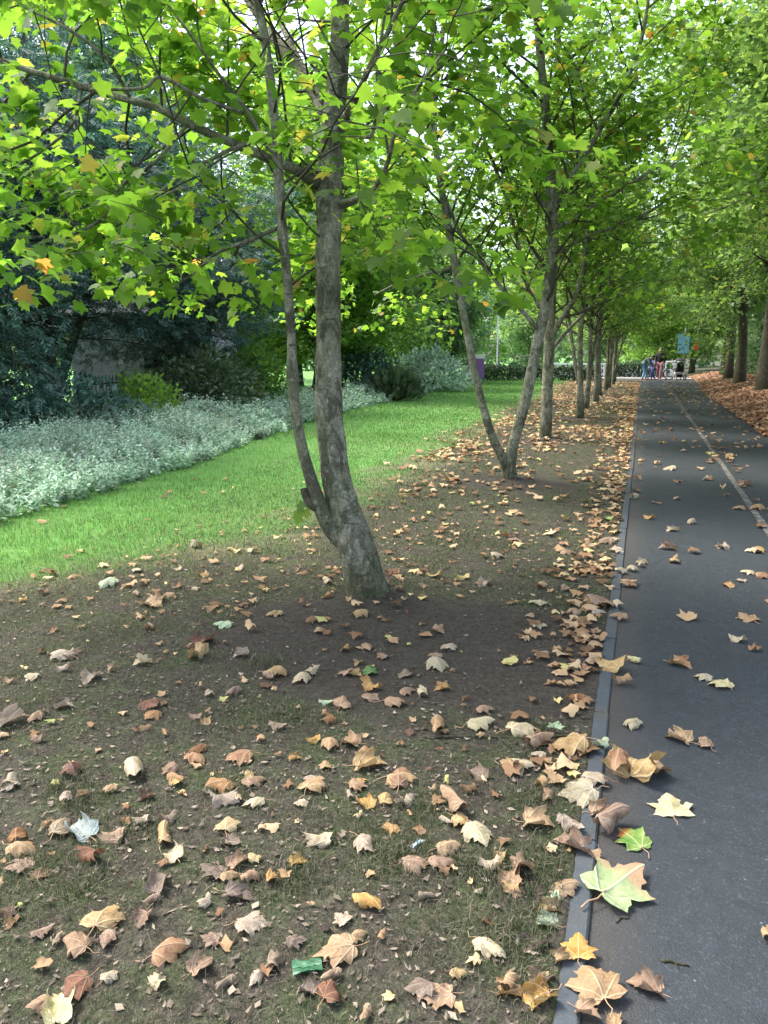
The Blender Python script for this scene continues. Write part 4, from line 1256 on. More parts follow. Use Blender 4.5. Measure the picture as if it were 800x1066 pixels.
def dead_leaf_mat(name, a, b, vein, trans=.22, second=None, rough=.7):
    t = NT(name)
    uvn = t.n('ShaderNodeUVMap').outputs[0]
    s = t.n('ShaderNodeSeparateXYZ', i_0=uvn)
    u, v = s.outputs[0], s.outputs[1]
    d = None
    for ang in (0, .80, -.80, 1.45, -1.45):
        sx, sy = math.sin(ang), math.cos(ang)
        per = t.math('ABSOLUTE', t.math('SUBTRACT', t.math('MULTIPLY', u, sy), t.math('MULTIPLY', v, sx)))
        al = t.math('ADD', t.math('MULTIPLY', u, sx), t.math('MULTIPLY', v, sy))
        per = t.math('ADD', per, t.math('MULTIPLY', t.math('LESS_THAN', al, 0.0), 1.0))
        d = per if d is None else t.math('MINIMUM', d, per)
    o = t.obj()
    rnd = t.n('ShaderNodeObjectInfo').outputs['Random']
    off = t.n('ShaderNodeVectorMath', operation='ADD'); t.put(off.inputs[0], o); t.put(off.inputs[1], t.n('ShaderNodeCombineXYZ', i_0=t.math('MULTIPLY', rnd, 30.0), i_1=t.math('MULTIPLY', rnd, 17.0)).outputs[0])
    ov = off.outputs[0]
    n1 = t.noise(ov, 2.6, 4, .6); n2 = t.noise(ov, 15, 4, .65); n3 = t.noise(ov, 7, 3, .6)
    c = t.mix(t.ramp(n1, [(.35, 0.0), (.65, 1.0)]), a, b)
    if second:
        c = t.mix(t.ramp(t.math('ADD', t.math('MULTIPLY', n1, .5), t.math('MULTIPLY', v, .5)), [(second[1] - .06, 0.0), (second[1] + .06, 1.0)]), c, second[0])
    c = t.mix(t.ramp(n3, [(.62, 0.0), (.72, .6)]), c, tuple(q * .45 for q in a))
    c = t.mix(t.ramp(n2, [(.3, .45), (.55, 0.0)]), c, tuple(q * .55 for q in a))
    c = t.mix(t.ramp(d, [(.008, .75), (.026, 0.0)]), c, vein)
    hs = t.n('ShaderNodeHueSaturation', i_Hue=t.math('ADD', .49, t.math('MULTIPLY', rnd, .03)), i_Saturation=t.math('ADD', .85, t.math('MULTIPLY', rnd, .25)), i_Value=t.math('ADD', .68, t.math('MULTIPLY', rnd, .36)), i_Color=c)
    c = hs.outputs[0]
    hgt = t.math('ADD', t.math('MULTIPLY', n2, .4), t.ramp(d, [(.0, 1.0), (.03, 0.0)]))
    p = t.pbsdf(c, rough, .3, t.bump(hgt, .35, .03))
    tr = t.n('ShaderNodeBsdfTranslucent', i_Color=c).outputs[0]
    mx = t.n('ShaderNodeMixShader', i_0=trans); t.put(mx.inputs[1], p); t.put(mx.inputs[2], tr)
    return t.done(mx.outputs[0])


LM = {
    't': ('tan', dead_leaf_mat('tan_leaf', (0.28, 0.165, 0.085), (0.42, 0.275, 0.155), (0.48, 0.36, 0.23))),
    'p': ('pale buff', dead_leaf_mat('pale_buff_leaf', (0.34, 0.26, 0.17), (0.48, 0.39, 0.28), (0.54, 0.46, 0.35))),
    'r': ('dusty rose', dead_leaf_mat('dusty_rose_leaf', (0.24, 0.145, 0.085), (0.4, 0.27, 0.17), (0.46, 0.35, 0.25))),
    'o': ('orange brown', dead_leaf_mat('orange_brown_leaf', (0.29, 0.14, 0.055), (0.43, 0.25, 0.115), (0.47, 0.33, 0.19))),
    'd': ('reddish brown', dead_leaf_mat('reddish_brown_leaf', (0.12, 0.05, 0.03), (0.24, 0.105, 0.06), (0.3, 0.17, 0.1))),
    'm': ('mauve brown', dead_leaf_mat('mauve_brown_leaf', (0.16, 0.115, 0.08), (0.27, 0.2, 0.145), (0.35, 0.275, 0.21))),
    'b': ('dark brown', dead_leaf_mat('dark_brown_leaf', (.095, .055, .03), (.19, .115, .065), (.26, .17, .1))),
    'y': ('yellow', dead_leaf_mat('yellow_leaf', (0.44, 0.32, 0.1), (0.58, 0.46, 0.19), (0.62, 0.53, 0.32))),
    'Y': ('pale yellow', dead_leaf_mat('pale_yellow_leaf', (0.4, 0.33, 0.17), (0.53, 0.47, 0.3), (0.57, 0.52, 0.38))),
    'g': ('green', dead_leaf_mat('green_leaf', (0.07, 0.17, 0.04), (0.14, 0.27, 0.08), (0.3, 0.4, 0.18), .3)),
    'G': ('pale green', dead_leaf_mat('pale_green_leaf', (.34, .44, .26), (.50, .58, .38), (.6, .64, .46), .25)),
    'x': ('pale blue grey', dead_leaf_mat('blue_grey_leaf', (0.21, 0.245, 0.225), (0.32, 0.365, 0.335), (0.41, 0.45, 0.42))),
    'k': ('half green half tan', dead_leaf_mat('green_and_tan_leaf', (0.3, 0.4, 0.16), (0.4, 0.5, 0.24), (0.55, 0.6, 0.38), .25, ((.46, .27, .14), .52))),
    'K': ('green with a red tip', dead_leaf_mat('green_and_red_leaf', (0.11, 0.2, 0.045), (0.27, 0.33, 0.09), (0.42, 0.44, 0.25), .25, ((.40, .12, .06), .60))),
}
M['stalk'] = simple('dry_stalk', (.30, .19, .11), .7)
FORMS = {f: [hero_leaf(f, 100 + 10 * q + s) for s in range(7)] for q, f in enumerate(('flat', 'cupped', 'folded', 'rolled', 'crumpled'))}
FWORD = {'flat': 'flat', 'cupped': 'cupped', 'folded': 'folded', 'rolled': 'rolled', 'crumpled': 'crumpled'}

# leaves traced from the photograph, one block per enlarged region: x0 y0 : zoom-x zoom-y width colour[form]
TRACED = {
    (0, 810): "30 30 60p 340 40 55r 205 65 60p 450 65 55bf 545 20 60t 680 30 80o 695 75 100p 780 20 80t 785 85 70p 55 185 80d 70 230 95tc 65 275 90r 125 300 75b 190 160 95mc 250 170 105xf 435 140 60p 520 135 60m 345 190 80r 510 190 90tu 535 245 85p "
              "285 255 95d 700 155 80yl 715 205 65m 740 265 85t 660 290 95ml 710 310 60t 785 255 50y 775 315 60t 490 330 85mf 470 385 60r 15 425 75b 735 370 95mf 630 395 55p 135 485 70r 320 450 125tc 240 525 95tc 335 505 75r 185 505 50m 440 440 75r "
              "525 545 125oc 620 585 80rf 775 460 105pl 650 505 50r 340 620 60p 235 655 100dl 190 715 130Yf 125 710 80t 695 645 70mu 490 640 50p 790 625 45p",
    (270, 810): "165 30 95t 305 30 65t 435 15 100tc 280 62 40p 130 85 50p 325 85 70of 390 70 60t 450 88 65p 540 40 40t 600 90 125tu 645 45 60b 410 165 60oc 490 170 50of 180 205 100p 325 215 80pc 575 140 45p 620 140 70t 675 185 105Yc 580 225 90r "
                "560 270 90tc 120 265 55of 480 275 90r 710 280 75p 740 250 60r 770 315 90t 40 320 35o 780 350 70t 330 395 95ou 240 545 125tl 305 495 60r 215 675 90d 150 660 70m 225 620 65r 110 510 65m 45 580 70m 500 660 100ml 550 680 120rl "
                "710 535 100pc 615 610 60r 775 660 100of 330 740 70r 510 375 55m 255 440 50p",
    (530, 810): "265 10 75p 215 50 130Yl 120 70 55t 95 30 60t 285 110 75r 390 -12 170tr 500 95 135Yl 90 145 95rf 190 150 90p 200 215 115tf 310 160 150ru 380 195 110Kl 265 240 45r 335 345 220kl 170 340 95r 40 295 100t 15 355 60r 135 375 50G 125 405 75r "
                "115 450 75Gf 75 520 95m 215 535 110ol 165 565 65r 265 660 180tl 425 650 110tf 95 620 100r 90 680 115of -5 650 80t 240 745 85t 325 750 40t 795 495 45t",
    (530, 560): "20 10 45t 180 50 45r 300 15 50r 255 30 40r 330 42 45p 490 35 55rf 655 30 40m 755 45 45p 510 75 50r 410 78 38p 345 105 45p 380 103 35p 360 150 45o 735 110 40p 790 122 40o 675 150 42o 715 135 35p 95 205 70Yl 270 205 85t 300 215 70t 335 208 45p 340 247 55t "
                "65 245 40r 90 275 50p 200 240 50r 175 275 45r 275 240 40p 735 250 75tl 705 318 52p 270 340 50r 260 390 60r 200 405 50p 240 415 45o 320 400 95tr 385 385 45Y 530 395 65of 345 455 60t 600 435 55Y 650 455 78Yl 190 460 50t 215 500 55d 240 510 45o "
                "145 585 60Gl 40 600 95p 380 583 55Y 285 645 50G 520 625 82rf 605 640 62rc 90 640 105tu 190 650 135tc 90 675 45p 340 715 135ou 460 725 95tr 30 710 95p 265 750 85p 100 155 50t 180 165 50r 100 365 50p",
    (270, 560): "210 140 50p 50 240 50r 185 290 40r 310 240 55tc 265 350 45o 335 343 50tc 380 370 42tc 305 390 30r 340 418 58gc 295 425 45t 265 420 50r 55 425 65t 30 435 50r 20 460 45d 130 440 75p 160 418 55p 450 425 50m 545 370 45r 550 400 78Yc 550 290 50r 585 345 55p "
                "340 465 65o 345 500 55r 455 480 55t 420 515 70tc 505 487 50p 565 468 50o 205 515 45G 255 522 65t 215 570 50d 60 590 65m 165 630 45o 220 645 75tc 280 635 75tf 460 605 40b 555 595 95tu 680 580 90Yc 695 535 55tc 110 685 35o 205 708 50t 340 705 105tf 430 750 95oc "
                "165 755 70p 305 760 60o 670 735 75m 780 715 70t 625 130 50y 540 120 55t 410 115 60d 510 155 35r 690 145 50p 735 60 50p",
    (0, 560): "605 30 50p 775 45 40p 735 98 45p 425 105 40p 545 100 35p 625 118 40o 335 148 65G 230 125 35t 410 128 30t 390 152 35o 555 152 35d 605 162 30p 425 180 40r 525 180 35t 140 175 40b 470 208 75rf 435 250 40t 690 275 58Gc 460 285 45r 630 322 75df 610 370 80t "
              "745 365 50p 190 370 85p 215 370 60r 195 410 45p 275 438 68pf 100 435 52p 30 450 40r 440 390 60p 345 410 35t 650 488 45p 725 483 60r 200 525 52p 465 520 72d 470 555 55o 110 560 60r 40 570 95pf 10 615 50r 120 628 45r 600 560 50r 635 570 50t 610 660 60d "
              "605 690 75o 740 685 85oc 225 725 80d 415 730 120pu 525 720 60t 545 755 60o 690 765 60t 775 745 50t 30 765 60p",
}
FCODE = {'l': 'flat', 'c': 'cupped', 'f': 'folded', 'u': 'rolled', 'r': 'crumpled'}
import re
leaf_list = []     # px, py, width px, colour, form or None
for (x0, y0), s_ in TRACED.items():
    for a, b, w, c, f in re.findall(r'(-?\d+) (-?\d+) (\d+)([A-Za-z])([a-z]?)', s_):
        leaf_list.append((x0 + int(a) * .3375, y0 + int(b) * .3375, int(w) * .3375, c, FCODE.get(f)))
# further leaves on the path and by the tree bases, also counted one by one
for a, b, w, c in [(697, 489, 13, 'p'), (752, 571, 13, 'p'), (700, 553, 12, 'p'), (668, 590, 12, 'p'), (788, 574, 16, 'o'), (770, 530, 14, 't'), (684, 524, 11, 't'), (705, 520, 10, 'p'), (676, 540, 12, 'o'), (794, 601, 16, 'o'),
                   (775, 505, 16, 't'), (760, 478, 14, 'o'), (788, 530, 18, 't'), (735, 500, 10, 'p'), (720, 545, 12, 'p'), (690, 462, 9, 't'), (712, 470, 9, 'p'), (664, 500, 9, 't'), (660, 520, 11, 'p'), (668, 480, 9, 'r')]:
    leaf_list.append((a, b, w, c, None))

fr_ = np.random.default_rng(77)
LEAVES = []
HIT = ground_many([q[0] for q in leaf_list], [q[1] for q in leaf_list])
for (px, py, w, c, f), p in zip(leaf_list, HIT):
    wid = w * depth_of(p) / FPX
    if f is None: f = ['flat', 'cupped', 'folded', 'rolled', 'crumpled'][fr_.choice(5, p=[.09, .34, .15, .10, .32])]
    me, mst, ext = FORMS[f][fr_.integers(0, 7)]
    sc_ = float(np.clip(wid / ext * 1.05, .045, .24))
    r_yaw = fr_.uniform(0, 6.283)
    if c == 'k': r_yaw = R(-35)
    LEAVES.append(dict(p=p, px=px, py=py, w=w, c=c, f=f, sc=sc_, me=me, mst=mst, rz=r_yaw, wid=wid))


def surface_word(p):
    if -.11 < p[0] < -.04: return 'on the kerb edging'
    if p[0] >= -.04: return 'on the path'
    if soil_mask(p[0], p[1]) > .5: return 'on bare soil'
    if p[0] > -.36: return 'beside the kerb'
    if lawn_mask(p[0], p[1]) > .5: return 'on the lawn edge'
    return 'on worn grass'


# landmarks the labels point at
LANDMARK = [('the leaning tree', loc1[:2]), ('the green wrapper', ground_px(320, 1010)[:2]), ('the small blue strip', ground_px(434, 882)[:2]), ('the long stick', ground_px(495, 768)[:2]), ('the V shaped tree', loc2[:2]),
            ('the longer twig', ground_px(703, 1003)[:2])]
for L_ in LEAVES:
    nm = {'x': 'the pale blue grey leaf', 'k': 'the half green leaf', 'K': 'the green leaf with a red tip'}.get(L_['c'])
    if nm: LANDMARK.append((nm, L_['p'][:2])); L_['own'] = nm
    for (qx, qy, nm) in ((236.3, 862.3, 'the bright yellow leaf'), (384.8, 701, 'the green cupped leaf'), (499.5, 755.8, 'the yellow leaf by the stick'), (698.8, 842, 'the stalked pale yellow leaf'), (619.4, 1032.8, 'the biggest tan leaf'),
                         (108, 961.9, 'the big cupped tan leaf'), (177.2, 994, 'the big cupped orange leaf'), (472.5, 840.4, 'the long rolled tan leaf'), (749.4, 713.6, 'the butterfly shaped pale leaf'), (132.7, 658.6 - 48, 'the flat green white leaf'),
                         (351, 994, 'the flat tan leaf by the wrapper'), (455.6, 1039.5, 'the flat rose leaf at the bottom'), (644.75, 801.3, 'the long rolled orange leaf'), (79.3, 1033.9 + 17, 'the lower left corner leaf'), (229.5, 655, 'the small cupped pale green leaf')):
        if abs(L_['px'] - qx) < 2.5 and abs(L_['py'] - qy) < 6 and 'own' not in L_:
            LANDMARK.append((nm, L_['p'][:2])); L_['own'] = nm
GRP = 'dead leaves fallen from the trees'
vx = np.array([cp, sp]); vy = np.array([-sp, cp])       # camera right / away on the ground


def relation(p, names_used=1):
    d = sorted(((np.linalg.norm(np.asarray(p[:2]) - q), n, q) for n, q in LANDMARK), key=lambda t: t[0])
    d = [t for t in d if t[0] > .03]
    out = []
    for dist, n, q in d[:4]:
        v = np.asarray(p[:2]) - q
        a, b = v @ vx, v @ vy
        dep = max(1.0, (np.asarray(q) @ np.array([-sp, cp])))
        if abs(a) > abs(b) * .9: wd = 'right of' if a > 0 else 'left of'
        else: wd = 'behind' if b > 0 else 'in front of'
        out.append((dist, wd, n))
    return out


seen = {}
for L_ in LEAVES:
    px_w = L_['w']
    size = 'big' if px_w > 36 else 'small' if px_w < 17 else 'medium'
    L_['first'] = '%s %s %s leaf %s' % (size, FWORD[L_['f']], LM[L_['c']][0], surface_word(L_['p']))
    L_['rel'] = relation(L_['p'])
UNIQ = {'x': 'pale blue grey leaf, folded, lying on worn grass at the left', 'k': 'big flat leaf, half green half tan, lying across kerb and path', 'K': 'green and yellow leaf with a red tip beside the kerb on the path'}
for L_ in LEAVES:
    cands = []
    r4 = L_['rel']
    if L_['c'] in UNIQ: cands.append(UNIQ[L_['c']])
    fs = L_['first']
    sh = ' '.join(fs.split()[1:])
    for dist, wd, n in r4[:3]: cands.append('%s, %s %s' % (fs, 'just ' + wd if dist < .3 and wd in ('left of', 'right of', 'behind') else wd, n))
    for i_ in range(3):
        for j_ in range(i_ + 1, 4):
            (d1, w1, n1), (d2, w2, n2) = r4[i_], r4[j_]
            cands.append('%s, %s %s and %s %s' % (fs, w1, n1, w2, n2))
    for dist, wd, n in r4[:3]: cands.append('%s, %s %s' % (sh, wd, n))
    L_['cands'] = [c for c in cands if len(c.split()) <= 16] or [fs]
    for c_ in L_['cands']: seen[c_] = seen.get(c_, 0) + 1
used = set()
for L_ in LEAVES:
    pick = next((c for c in L_['cands'] if seen[c] == 1 and c not in used), None)
    L_['label'] = pick or L_['cands'][0]
    used.add(L_['label'])
# leaves still sharing a description are told apart by their order from the camera
byl = {}
for L_ in LEAVES: byl.setdefault(L_['label'], []).append(L_)
ORDW = ['nearest', 'second nearest', 'third nearest', 'fourth nearest', 'fifth nearest', 'sixth nearest', 'seventh nearest', 'eighth nearest', 'ninth nearest']
for lb, ls in byl.items():
    if len(ls) > 1:
        ls.sort(key=lambda q: -q['py'])
        for k, q in enumerate(ls):
            w_ = lb.split()
            q['label'] = '%s %s' % (ORDW[min(k, 8)], ' '.join(w_[:14])) if len(w_) <= 14 else '%s %s' % (ORDW[min(k, 8)], q['first'])

for L_ in LEAVES:
    x, y = L_['p'][0], L_['p'][1]
    nrm = unit(np.array([-(float(height(x + .05, y)) - float(height(x - .05, y))) / .1 * (x < -.115), 0, 1]))
    o = link('fallen_leaf', L_['me'])
    if not L_['me'].materials: L_['me'].materials.append(LM['t'][1])
    o.material_slots[0].link = 'OBJECT'; o.material_slots[0].material = LM[L_['c']][1]
    lift = .004 if x > -.11 else .006
    o.location = (x, y, float(hz(x, y)) + lift)
    if -.21 < x < .03: o.location.z = .019
    o.rotation_euler = (fr_.normal() * .10 + (-.05 if x < -.115 else 0), fr_.normal() * .10, L_['rz'])
    s_ = L_['sc']; o.scale = (s_, s_ * fr_.uniform(.9, 1.1), s_)
    tag(o, L_['label'], 'leaf', GRP)
    if L_['w'] > 20 and L_['f'] in ('flat', 'cupped', 'folded'):
        if not L_['mst'].materials: L_['mst'].materials.append(M['stalk'])
        link('leaf_stalk', L_['mst'], o)

# ------------------------------------------------------------------ leaf litter too many to count
v9 = []; rs = np.random.default_rng(5)


def litter_mesh(mb, x, y, z, size, seed, curl=1.0):
    """curled lobed leaves, each bent about its own axis"""
    r_ = np.random.default_rng(seed)
    n = len(x)
    v, f = leaf_shape('lobed')
    v = v - [0, .42, 0]
    a = r_.uniform(0, 6.283, n); k = curl * r_.uniform(1.0, 3.6, n) * np.where(r_.random(n) < .75, 1, -1); ax = r_.uniform(0, 3.14, n)
    u = v[None, :, 0] * np.cos(ax)[:, None] + v[None, :, 1] * np.sin(ax)[:, None]; w = -v[None, :, 0] * np.sin(ax)[:, None] + v[None, :, 1] * np.cos(ax)[:, None]
    kk = k[:, None] * np.ones_like(u)
    u2 = np.sin(u * kk) / kk; z2 = (np.cos(u * kk) - 1) / kk + .06 * r_.normal(size=u.shape)
    X_ = u2 * np.cos(a)[:, None] - w * np.sin(a)[:, None]; Y_ = u2 * np.sin(a)[:, None] + w * np.cos(a)[:, None]
    z2 = z2 - z2.min(1)[:, None]
    tx = r_.normal(size=n)[:, None] * .15; ty = r_.normal(size=n)[:, None] * .15
    z2 = z2 + np.maximum(0, X_ * tx + Y_ * ty + .08)
    V = np.stack([x[:, None] + size[:, None] * X_, y[:, None] + size[:, None] * Y_, z[:, None] + size[:, None] * z2 * .9 + .003], -1)
    K = len(v)
    mb.add(V.reshape(-1, 3), (f[None] + (np.arange(n) * K)[:, None, None]).reshape(-1, 3))


def sample(n, xlo, xhi, ylo, yhi, dens, seed, ypow=1.0):
    r_ = np.random.default_rng(seed)
    x = r_.uniform(xlo, xhi, n); y = ylo + (yhi - ylo) * r_.random(n) ** ypow
    k = r_.random(n) < dens(x, y)
    return x[k], y[k]


mb = MB()
# left strip and the carpet round the tree row
x, y = sample(26000, -4.2, -.115, 4.6, 42, lambda x, y: np.clip((.07 + .46 * sstep(.0, .5, fbm(x * .7, y * .35, 60, 3) + .25)) * (1 - sstep(.2, .8, lawn_mask(x, y))) * sstep(4.7, 7.8, y + 1.6 * (x + 1.2)) * (1 - .6 * sstep(18, 34, y)) + .004 * sstep(0, 1, y - 6), 0, 1), 41, .8)
litter_mesh(mb, x, y, hz(x, y), np.random.default_rng(1).uniform(.05, .13, len(x)), 61)
# the drift against the kerb
x, y = sample(4400, -.55, -.11, 2.5, 42, lambda x, y: (.15 + .85 * sstep(2.5, 6, y)) * (.25 + .75 * np.exp(-((x + .215) / .11) ** 2)) * (.35 + .65 * sstep(-.1, .3, fbm(x, y * 1.3, 62, 2))), 42, 1.6)
litter_mesh(mb, x, y, hz(x, y), np.random.default_rng(2).uniform(.04, .10, len(x)), 62)
# thin scatter on the path, thicker along its line and right half
x, y = sample(3600, -.03, 2.9, 3.0, 46, lambda x, y: (x < path_right(y)) * (.06 + .30 * np.exp(-((x - 1.25) / .22) ** 2) * sstep(5, 9, y) + .22 * sstep(1.2, 2.2, x) + .10 * sstep(8, 14, y)), 43, .9)
litter_mesh(mb, x, y, np.where(y < 47.5, .0, hz(x, y)), np.random.default_rng(3).uniform(.05, .12, len(x)), 63)
# small dead leaves in the worn foreground
x, y = sample(3300, -3.6, -.115, .9, 6.5, lambda x, y: .16 * (1 - .8 * soil_mask(x, y)) + .04, 44, 1.0)
litter_mesh(mb, x, y, hz(x, y), np.random.default_rng(4).uniform(.015, .05, len(x)), 64, 1.5)
x, y = sample(700, -5.5, -1, 3.5, 9, lambda x, y: .5 * (1 - .85 * lawn_mask(x, y)) + 0 * x, 45, 1.0)
litter_mesh(mb, x, y, hz(x, y), np.random.default_rng(4).uniform(.04, .09, len(x)), 65)
tag(mb.build('leaf_litter', M['litter'], smooth=True), 'brown leaf litter along the tree row and path', 'leaf litter', kind='stuff')
mb = MB()
x, y = sample(30000, 2.0, 9, 7, 56, lambda x, y: (x > path_right(y) - .12) * (.9 - .5 * sstep(5, 8, x)), 46, .9)
litter_mesh(mb, x, y, hz(x, y), np.random.default_rng(6).uniform(.07, .16, len(x)), 66)
x, y = sample(9000, 2.0, 4.6, 7, 40, lambda x, y: (x > path_right(y) - .12) * .95, 47, .9)
litter_mesh(mb, x, y, hz(x, y) + .015, np.random.default_rng(6).uniform(.07, .15, len(x)), 67)
tag(mb.build('verge_litter', M['litter_red'], smooth=True), 'thick carpet of russet leaves on the right verge', 'leaf litter', kind='stuff')

# crumbs of leaf, bark and straw
mb = MB()
x, y = sample(60000, -3.8, -.115, .9, 7.5, lambda x, y: np.clip(1.0 - .75 * soil_mask(x, y), 0, 1) * np.exp(-(y - .9) / 4), 48)
n = len(x); r_ = np.random.default_rng(9)
a = r_.uniform(0, 6.283, n); L_ = .0025 + .014 * r_.random(n) ** 2.6; W_ = L_ * (.10 + .6 * r_.random(n) ** 2); tl = r_.normal(size=(n, 2)) * .35
q = np.array([(-1, -.6), (.2, -1), (1, .3), (-.3, 1)])
X_ = q[None, :, 0] * L_[:, None]; Y_ = q[None, :, 1] * W_[:, None]
V = np.stack([x[:, None] + X_ * np.cos(a)[:, None] - Y_ * np.sin(a)[:, None], y[:, None] + X_ * np.sin(a)[:, None] + Y_ * np.cos(a)[:, None],
              hz(x, y)[:, None] + .004 + np.abs(X_ * tl[:, :1] * 1.6 + Y_ * tl[:, 1:]) + .0], -1)
mb.add(V.reshape(-1, 3), np.arange(4 * n).reshape(-1, 4))
tag(mb.build('leaf_crumbs', M['chips'], smooth=False), 'crumbs of dead leaf and straw on the worn ground', 'debris', kind='stuff')


# ------------------------------------------------------------------ grass
def blades(mb, x, y, hgt, wid, seed, lean=.5):
    r_ = np.random.default_rng(seed); n = len(x)
    a = r_.uniform(0, 6.283, n); ln = r_.uniform(.1, 1, n) * lean
    z0 = hz(x, y) - .003
    dx, dy = np.cos(a), np.sin(a)
    b = r_.uniform(0, 6.283, n); wx, wy = np.cos(b) * wid / 2, np.sin(b) * wid / 2
    m = hgt * .55
    V = np.stack([np.stack([x - wx, y - wy, z0], -1), np.stack([x + wx, y + wy, z0], -1),
                  np.stack([x + wx * .7 + dx * m * ln * .6, y + wy * .7 + dy * m * ln * .6, z0 + m], -1), np.stack([x - wx * .7 + dx * m * ln * .6, y - wy * .7 + dy * m * ln * .6, z0 + m], -1),
                  np.stack([x + dx * hgt * ln * 1.5, y + dy * hgt * ln * 1.5, z0 + hgt * (1 - .35 * ln)], -1)], 1)
    k = np.arange(n)[:, None] * 5
    mb.add(V.reshape(-1, 3), [k + np.array([0, 1, 2, 3]), k + np.array([3, 2, 4])])


mb = MB()
x, y = sample(120000, -9, -1.8, 3.6, 14, lambda x, y: lawn_mask(x, y) * (x > bed_edge(y) - .5) * np.exp(-(y - 3.6) / 7), 51, 1.0)
blades(mb, x, y, np.random.default_rng(2).uniform(.03, .065, len(x)), .006, 71)
x, y = sample(60000, -9, -2.2, 12, 42, lambda x, y: lawn_mask(x, y) * (x > bed_edge(y) - .4) * .8, 52, .9)
blades(mb, x, y, np.random.default_rng(3).uniform(.035, .07, len(x)), .014, 72)
tag(mb.build('lawn_grass', M['blade_lawn'], smooth=False), 'bright mown lawn grass', 'grass', kind='stuff')
mb = MB()
gd = lambda x, y: np.clip(.22 + .5 * sstep(1.7, .2, x - lawn_edge(y)) + .78 * sstep(-.1, .3, fbm(x * 1.5, y * 1.5, 80, 3)), 0, 1) * (1 - .96 * soil_mask(x, y)) * (1 - .5 * lawn_mask(x, y))
x, y = sample(560000, -4.2, -.125, .9, 8, lambda x, y: gd(x, y) * np.exp(-(y - .9) / 4.5), 53, 1.0)
blades(mb, x, y, np.random.default_rng(4).uniform(.012, .045, len(x)), .0019, 73, 1.15)
x, y = sample(70000, -4.8, -.125, 5, 24, lambda x, y: gd(x, y), 54, 1.0)
blades(mb, x, y, np.random.default_rng(5).uniform(.015, .045, len(x)), .007, 74, .9)
# a few fresher tufts
tx = np.random.default_rng(6)
for gx, gy in [ground_px(*q)[:2] for q in [(540, 985), (532, 970), (415, 885), (420, 895), (480, 900), (510, 915), (85, 835), (45, 905), (90, 925), (70, 815), (145, 860), (575, 905), (565, 940), (548, 905), (240, 815), (310, 915), (300, 745), (275, 690), (440, 840), (560, 760), (550, 835)]]:
    n = 260
    xx = gx + tx.normal(size=n) * .05; yy = gy + tx.normal(size=n) * .05
    k = xx < -.12
    blades(mb, xx[k], yy[k], tx.uniform(.02, .05, k.sum()), .003, int(gx * 1000) % 977 + 100, .7)
tag(mb.build('worn_grass', M['blade_worn'], smooth=False), 'thin worn grass among the soil', 'grass', kind='stuff')

# ------------------------------------------------------------------ twigs and litter
def stick(pix, r0, label, lift, seed):
    r_ = np.random.default_rng(seed)
    P = np.array([ground_px(*q) for q in pix]); P[:, 2] += lift
    P = smooth_line(P, 4); P[:, :2] += r_.normal(size=(len(P), 2)) * .0015
    c = P.mean(0)
    root = empty('twig', c); root.location.z = P[:, 2].min() - r0
    mb = MB(); mb.tube(P - np.array(root.location), np.linspace(r0, r0 * .6, len(P)), 8, rough=.2, seed=seed); mb.build('stick', M['bark_dark'], root)
    mb = MB(); k = len(P) // 2; d = P[k] - P[k - 1]
    mb.tube([P[k] - np.array(root.location), P[k] - np.array(root.location) + np.array([d[1], -d[0], 0]) * 2 + d + (0, 0, .004)], [r0 * .6, r0 * .3], 6); mb.build('side_shoot', M['bark_dark'], root)
    return tag(root, label, 'twig')


stick([(440, 768), (495, 768), (545, 769), (600, 766)], .006, 'long stick lying on bare soil in the middle of the foreground', .004, 1)
stick([(688, 1000), (703, 1003), (717, 1006)], .004, 'longer grey twig lying on the dark path near the bottom right', .003, 2)
stick([(641, 960), (648, 957), (655, 956)], .003, 'short twig on the path just below the half green half tan leaf', .003, 3)

# crumpled wrapper and strip
def scrap(name, px, py, lx, ly, rz, mat, label, seed, stripe=None):
    p = ground_px(px, py)
    root = empty(name, (p[0], p[1], float(hz(p[0], p[1])) + .004), rz)
    g = np.linspace(-.5, .5, 14)
    A, B_ = np.meshgrid(g, g)
    z = .16 * ly / .05 * (.05 * fbm(A * 4 + 3, B_ * 4, seed, 3) + .25 * ly * np.cos(B_ * 3) * .5) + .010
    V = np.stack([A * lx, B_ * ly * (1 - .1 * np.cos(A * 9)), np.maximum(z, .001)], -1).reshape(-1, 3)
    i = (np.arange(13)[:, None] * 14 + np.arange(13)[None]).ravel()
    f = np.stack([i, i + 1, i + 15, i + 14], -1)
    mb = MB(); mb.add(V, f); mb.add(V * (1, 1, 1) - (0, 0, .0035), f[:, ::-1])
    mb.build('film', mat, root)
    if stripe:
        mb = MB(); k = (np.abs(V[f].mean(1)[:, 1]) < ly * .16)
        mb.add(V + (0, 0, .0012), f[k]); mb.build('printed_band', stripe, root)
    return tag(root, label, 'litter')


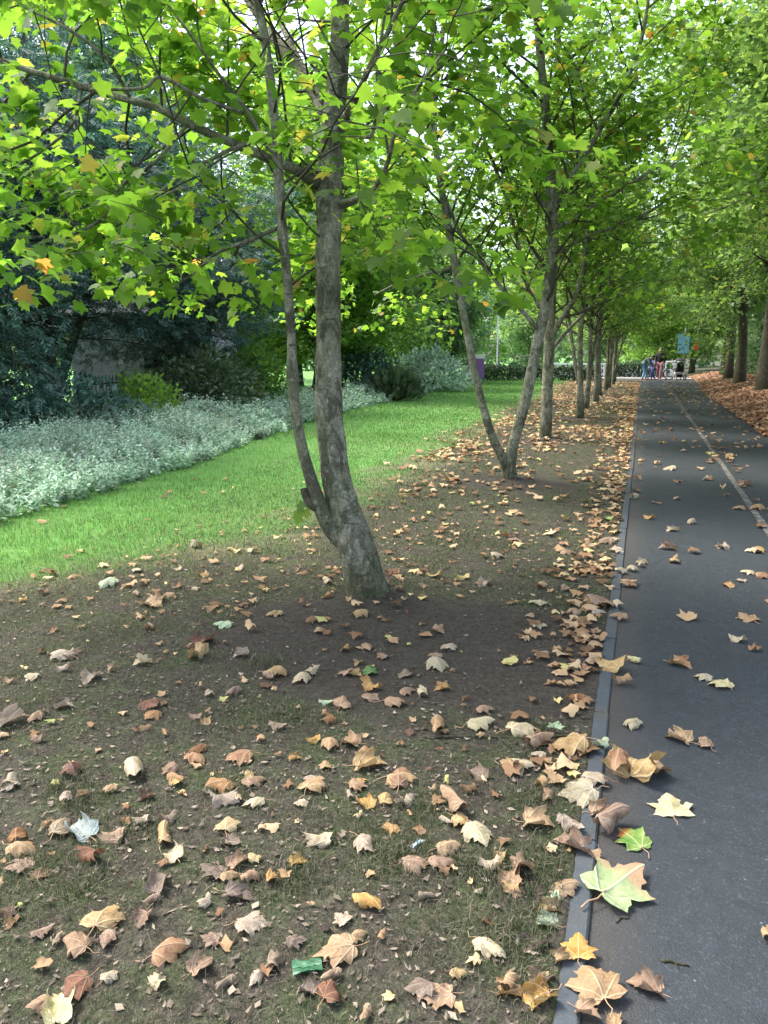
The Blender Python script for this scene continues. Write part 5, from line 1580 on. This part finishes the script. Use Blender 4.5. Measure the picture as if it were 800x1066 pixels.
scrap('crumpled_wrapper', 320, 1010, .072, .04, R(30), simple('green_film', (.022, .085, .04), .45, .3), 'small crumpled green wrapper on worn grass near the bottom', 3, simple('pale_green_film', (.05, .14, .075), .45, .3))
scrap('torn_strip', 434, 882, .012, .042, R(-25), simple('blue_foil', (.32, .46, .55), .25, .6), 'small pale blue strip of litter among leaves in the foreground', 4)

# ------------------------------------------------------------------ light
w = bpy.data.worlds.new('World'); scene.world = w; w.use_nodes = True
nt = w.node_tree; nt.nodes.clear()
sky = nt.nodes.new('ShaderNodeTexSky'); sky.sky_type = 'NISHITA'; sky.sun_disc = False
SUN_EL, SUN_AZ = R(55), R(-82)          # azimuth measured from +Y towards +X
sky.sun_elevation = SUN_EL; sky.sun_rotation = SUN_AZ
sky.air_density = 1.0; sky.dust_density = 4.0; sky.ozone_density = 1.0
hs = nt.nodes.new('ShaderNodeHueSaturation'); hs.inputs['Saturation'].default_value = .75
bg = nt.nodes.new('ShaderNodeBackground'); bg.inputs['Strength'].default_value = .15
ow = nt.nodes.new('ShaderNodeOutputWorld')
nt.links.new(sky.outputs[0], hs.inputs['Color']); nt.links.new(hs.outputs[0], bg.inputs['Color']); nt.links.new(bg.outputs[0], ow.inputs[0])
sl = bpy.data.lights.new('sun', 'SUN'); sl.energy = 1.3; sl.angle = R(14); sl.color = (1, .96, .9)
so = link('sun', sl)
sd = np.array([math.sin(SUN_AZ) * math.cos(SUN_EL), math.cos(SUN_AZ) * math.cos(SUN_EL), math.sin(SUN_EL)])
from mathutils import Vector
so.rotation_euler = Vector(sd).to_track_quat('Z', 'Y').to_euler()
so.location = (0, 0, 30)

vs = scene.view_settings
vs.view_transform = 'Standard'; vs.look = 'None'; vs.gamma = 1; vs.use_curve_mapping = False
vs.exposure = 2.28
scene.render.engine = 'CYCLES'
cy = scene.cycles
cy.use_denoising = True
cy.max_bounces = 8; cy.diffuse_bounces = 4; cy.glossy_bounces = 2; cy.transmission_bounces = 6; cy.transparent_max_bounces = 4
cy.caustics_reflective = False; cy.caustics_refractive = False
print('COUNTS', COUNTS, 'leaves', len(LEAVES), 'unique labels', len({l['label'] for l in LEAVES}))
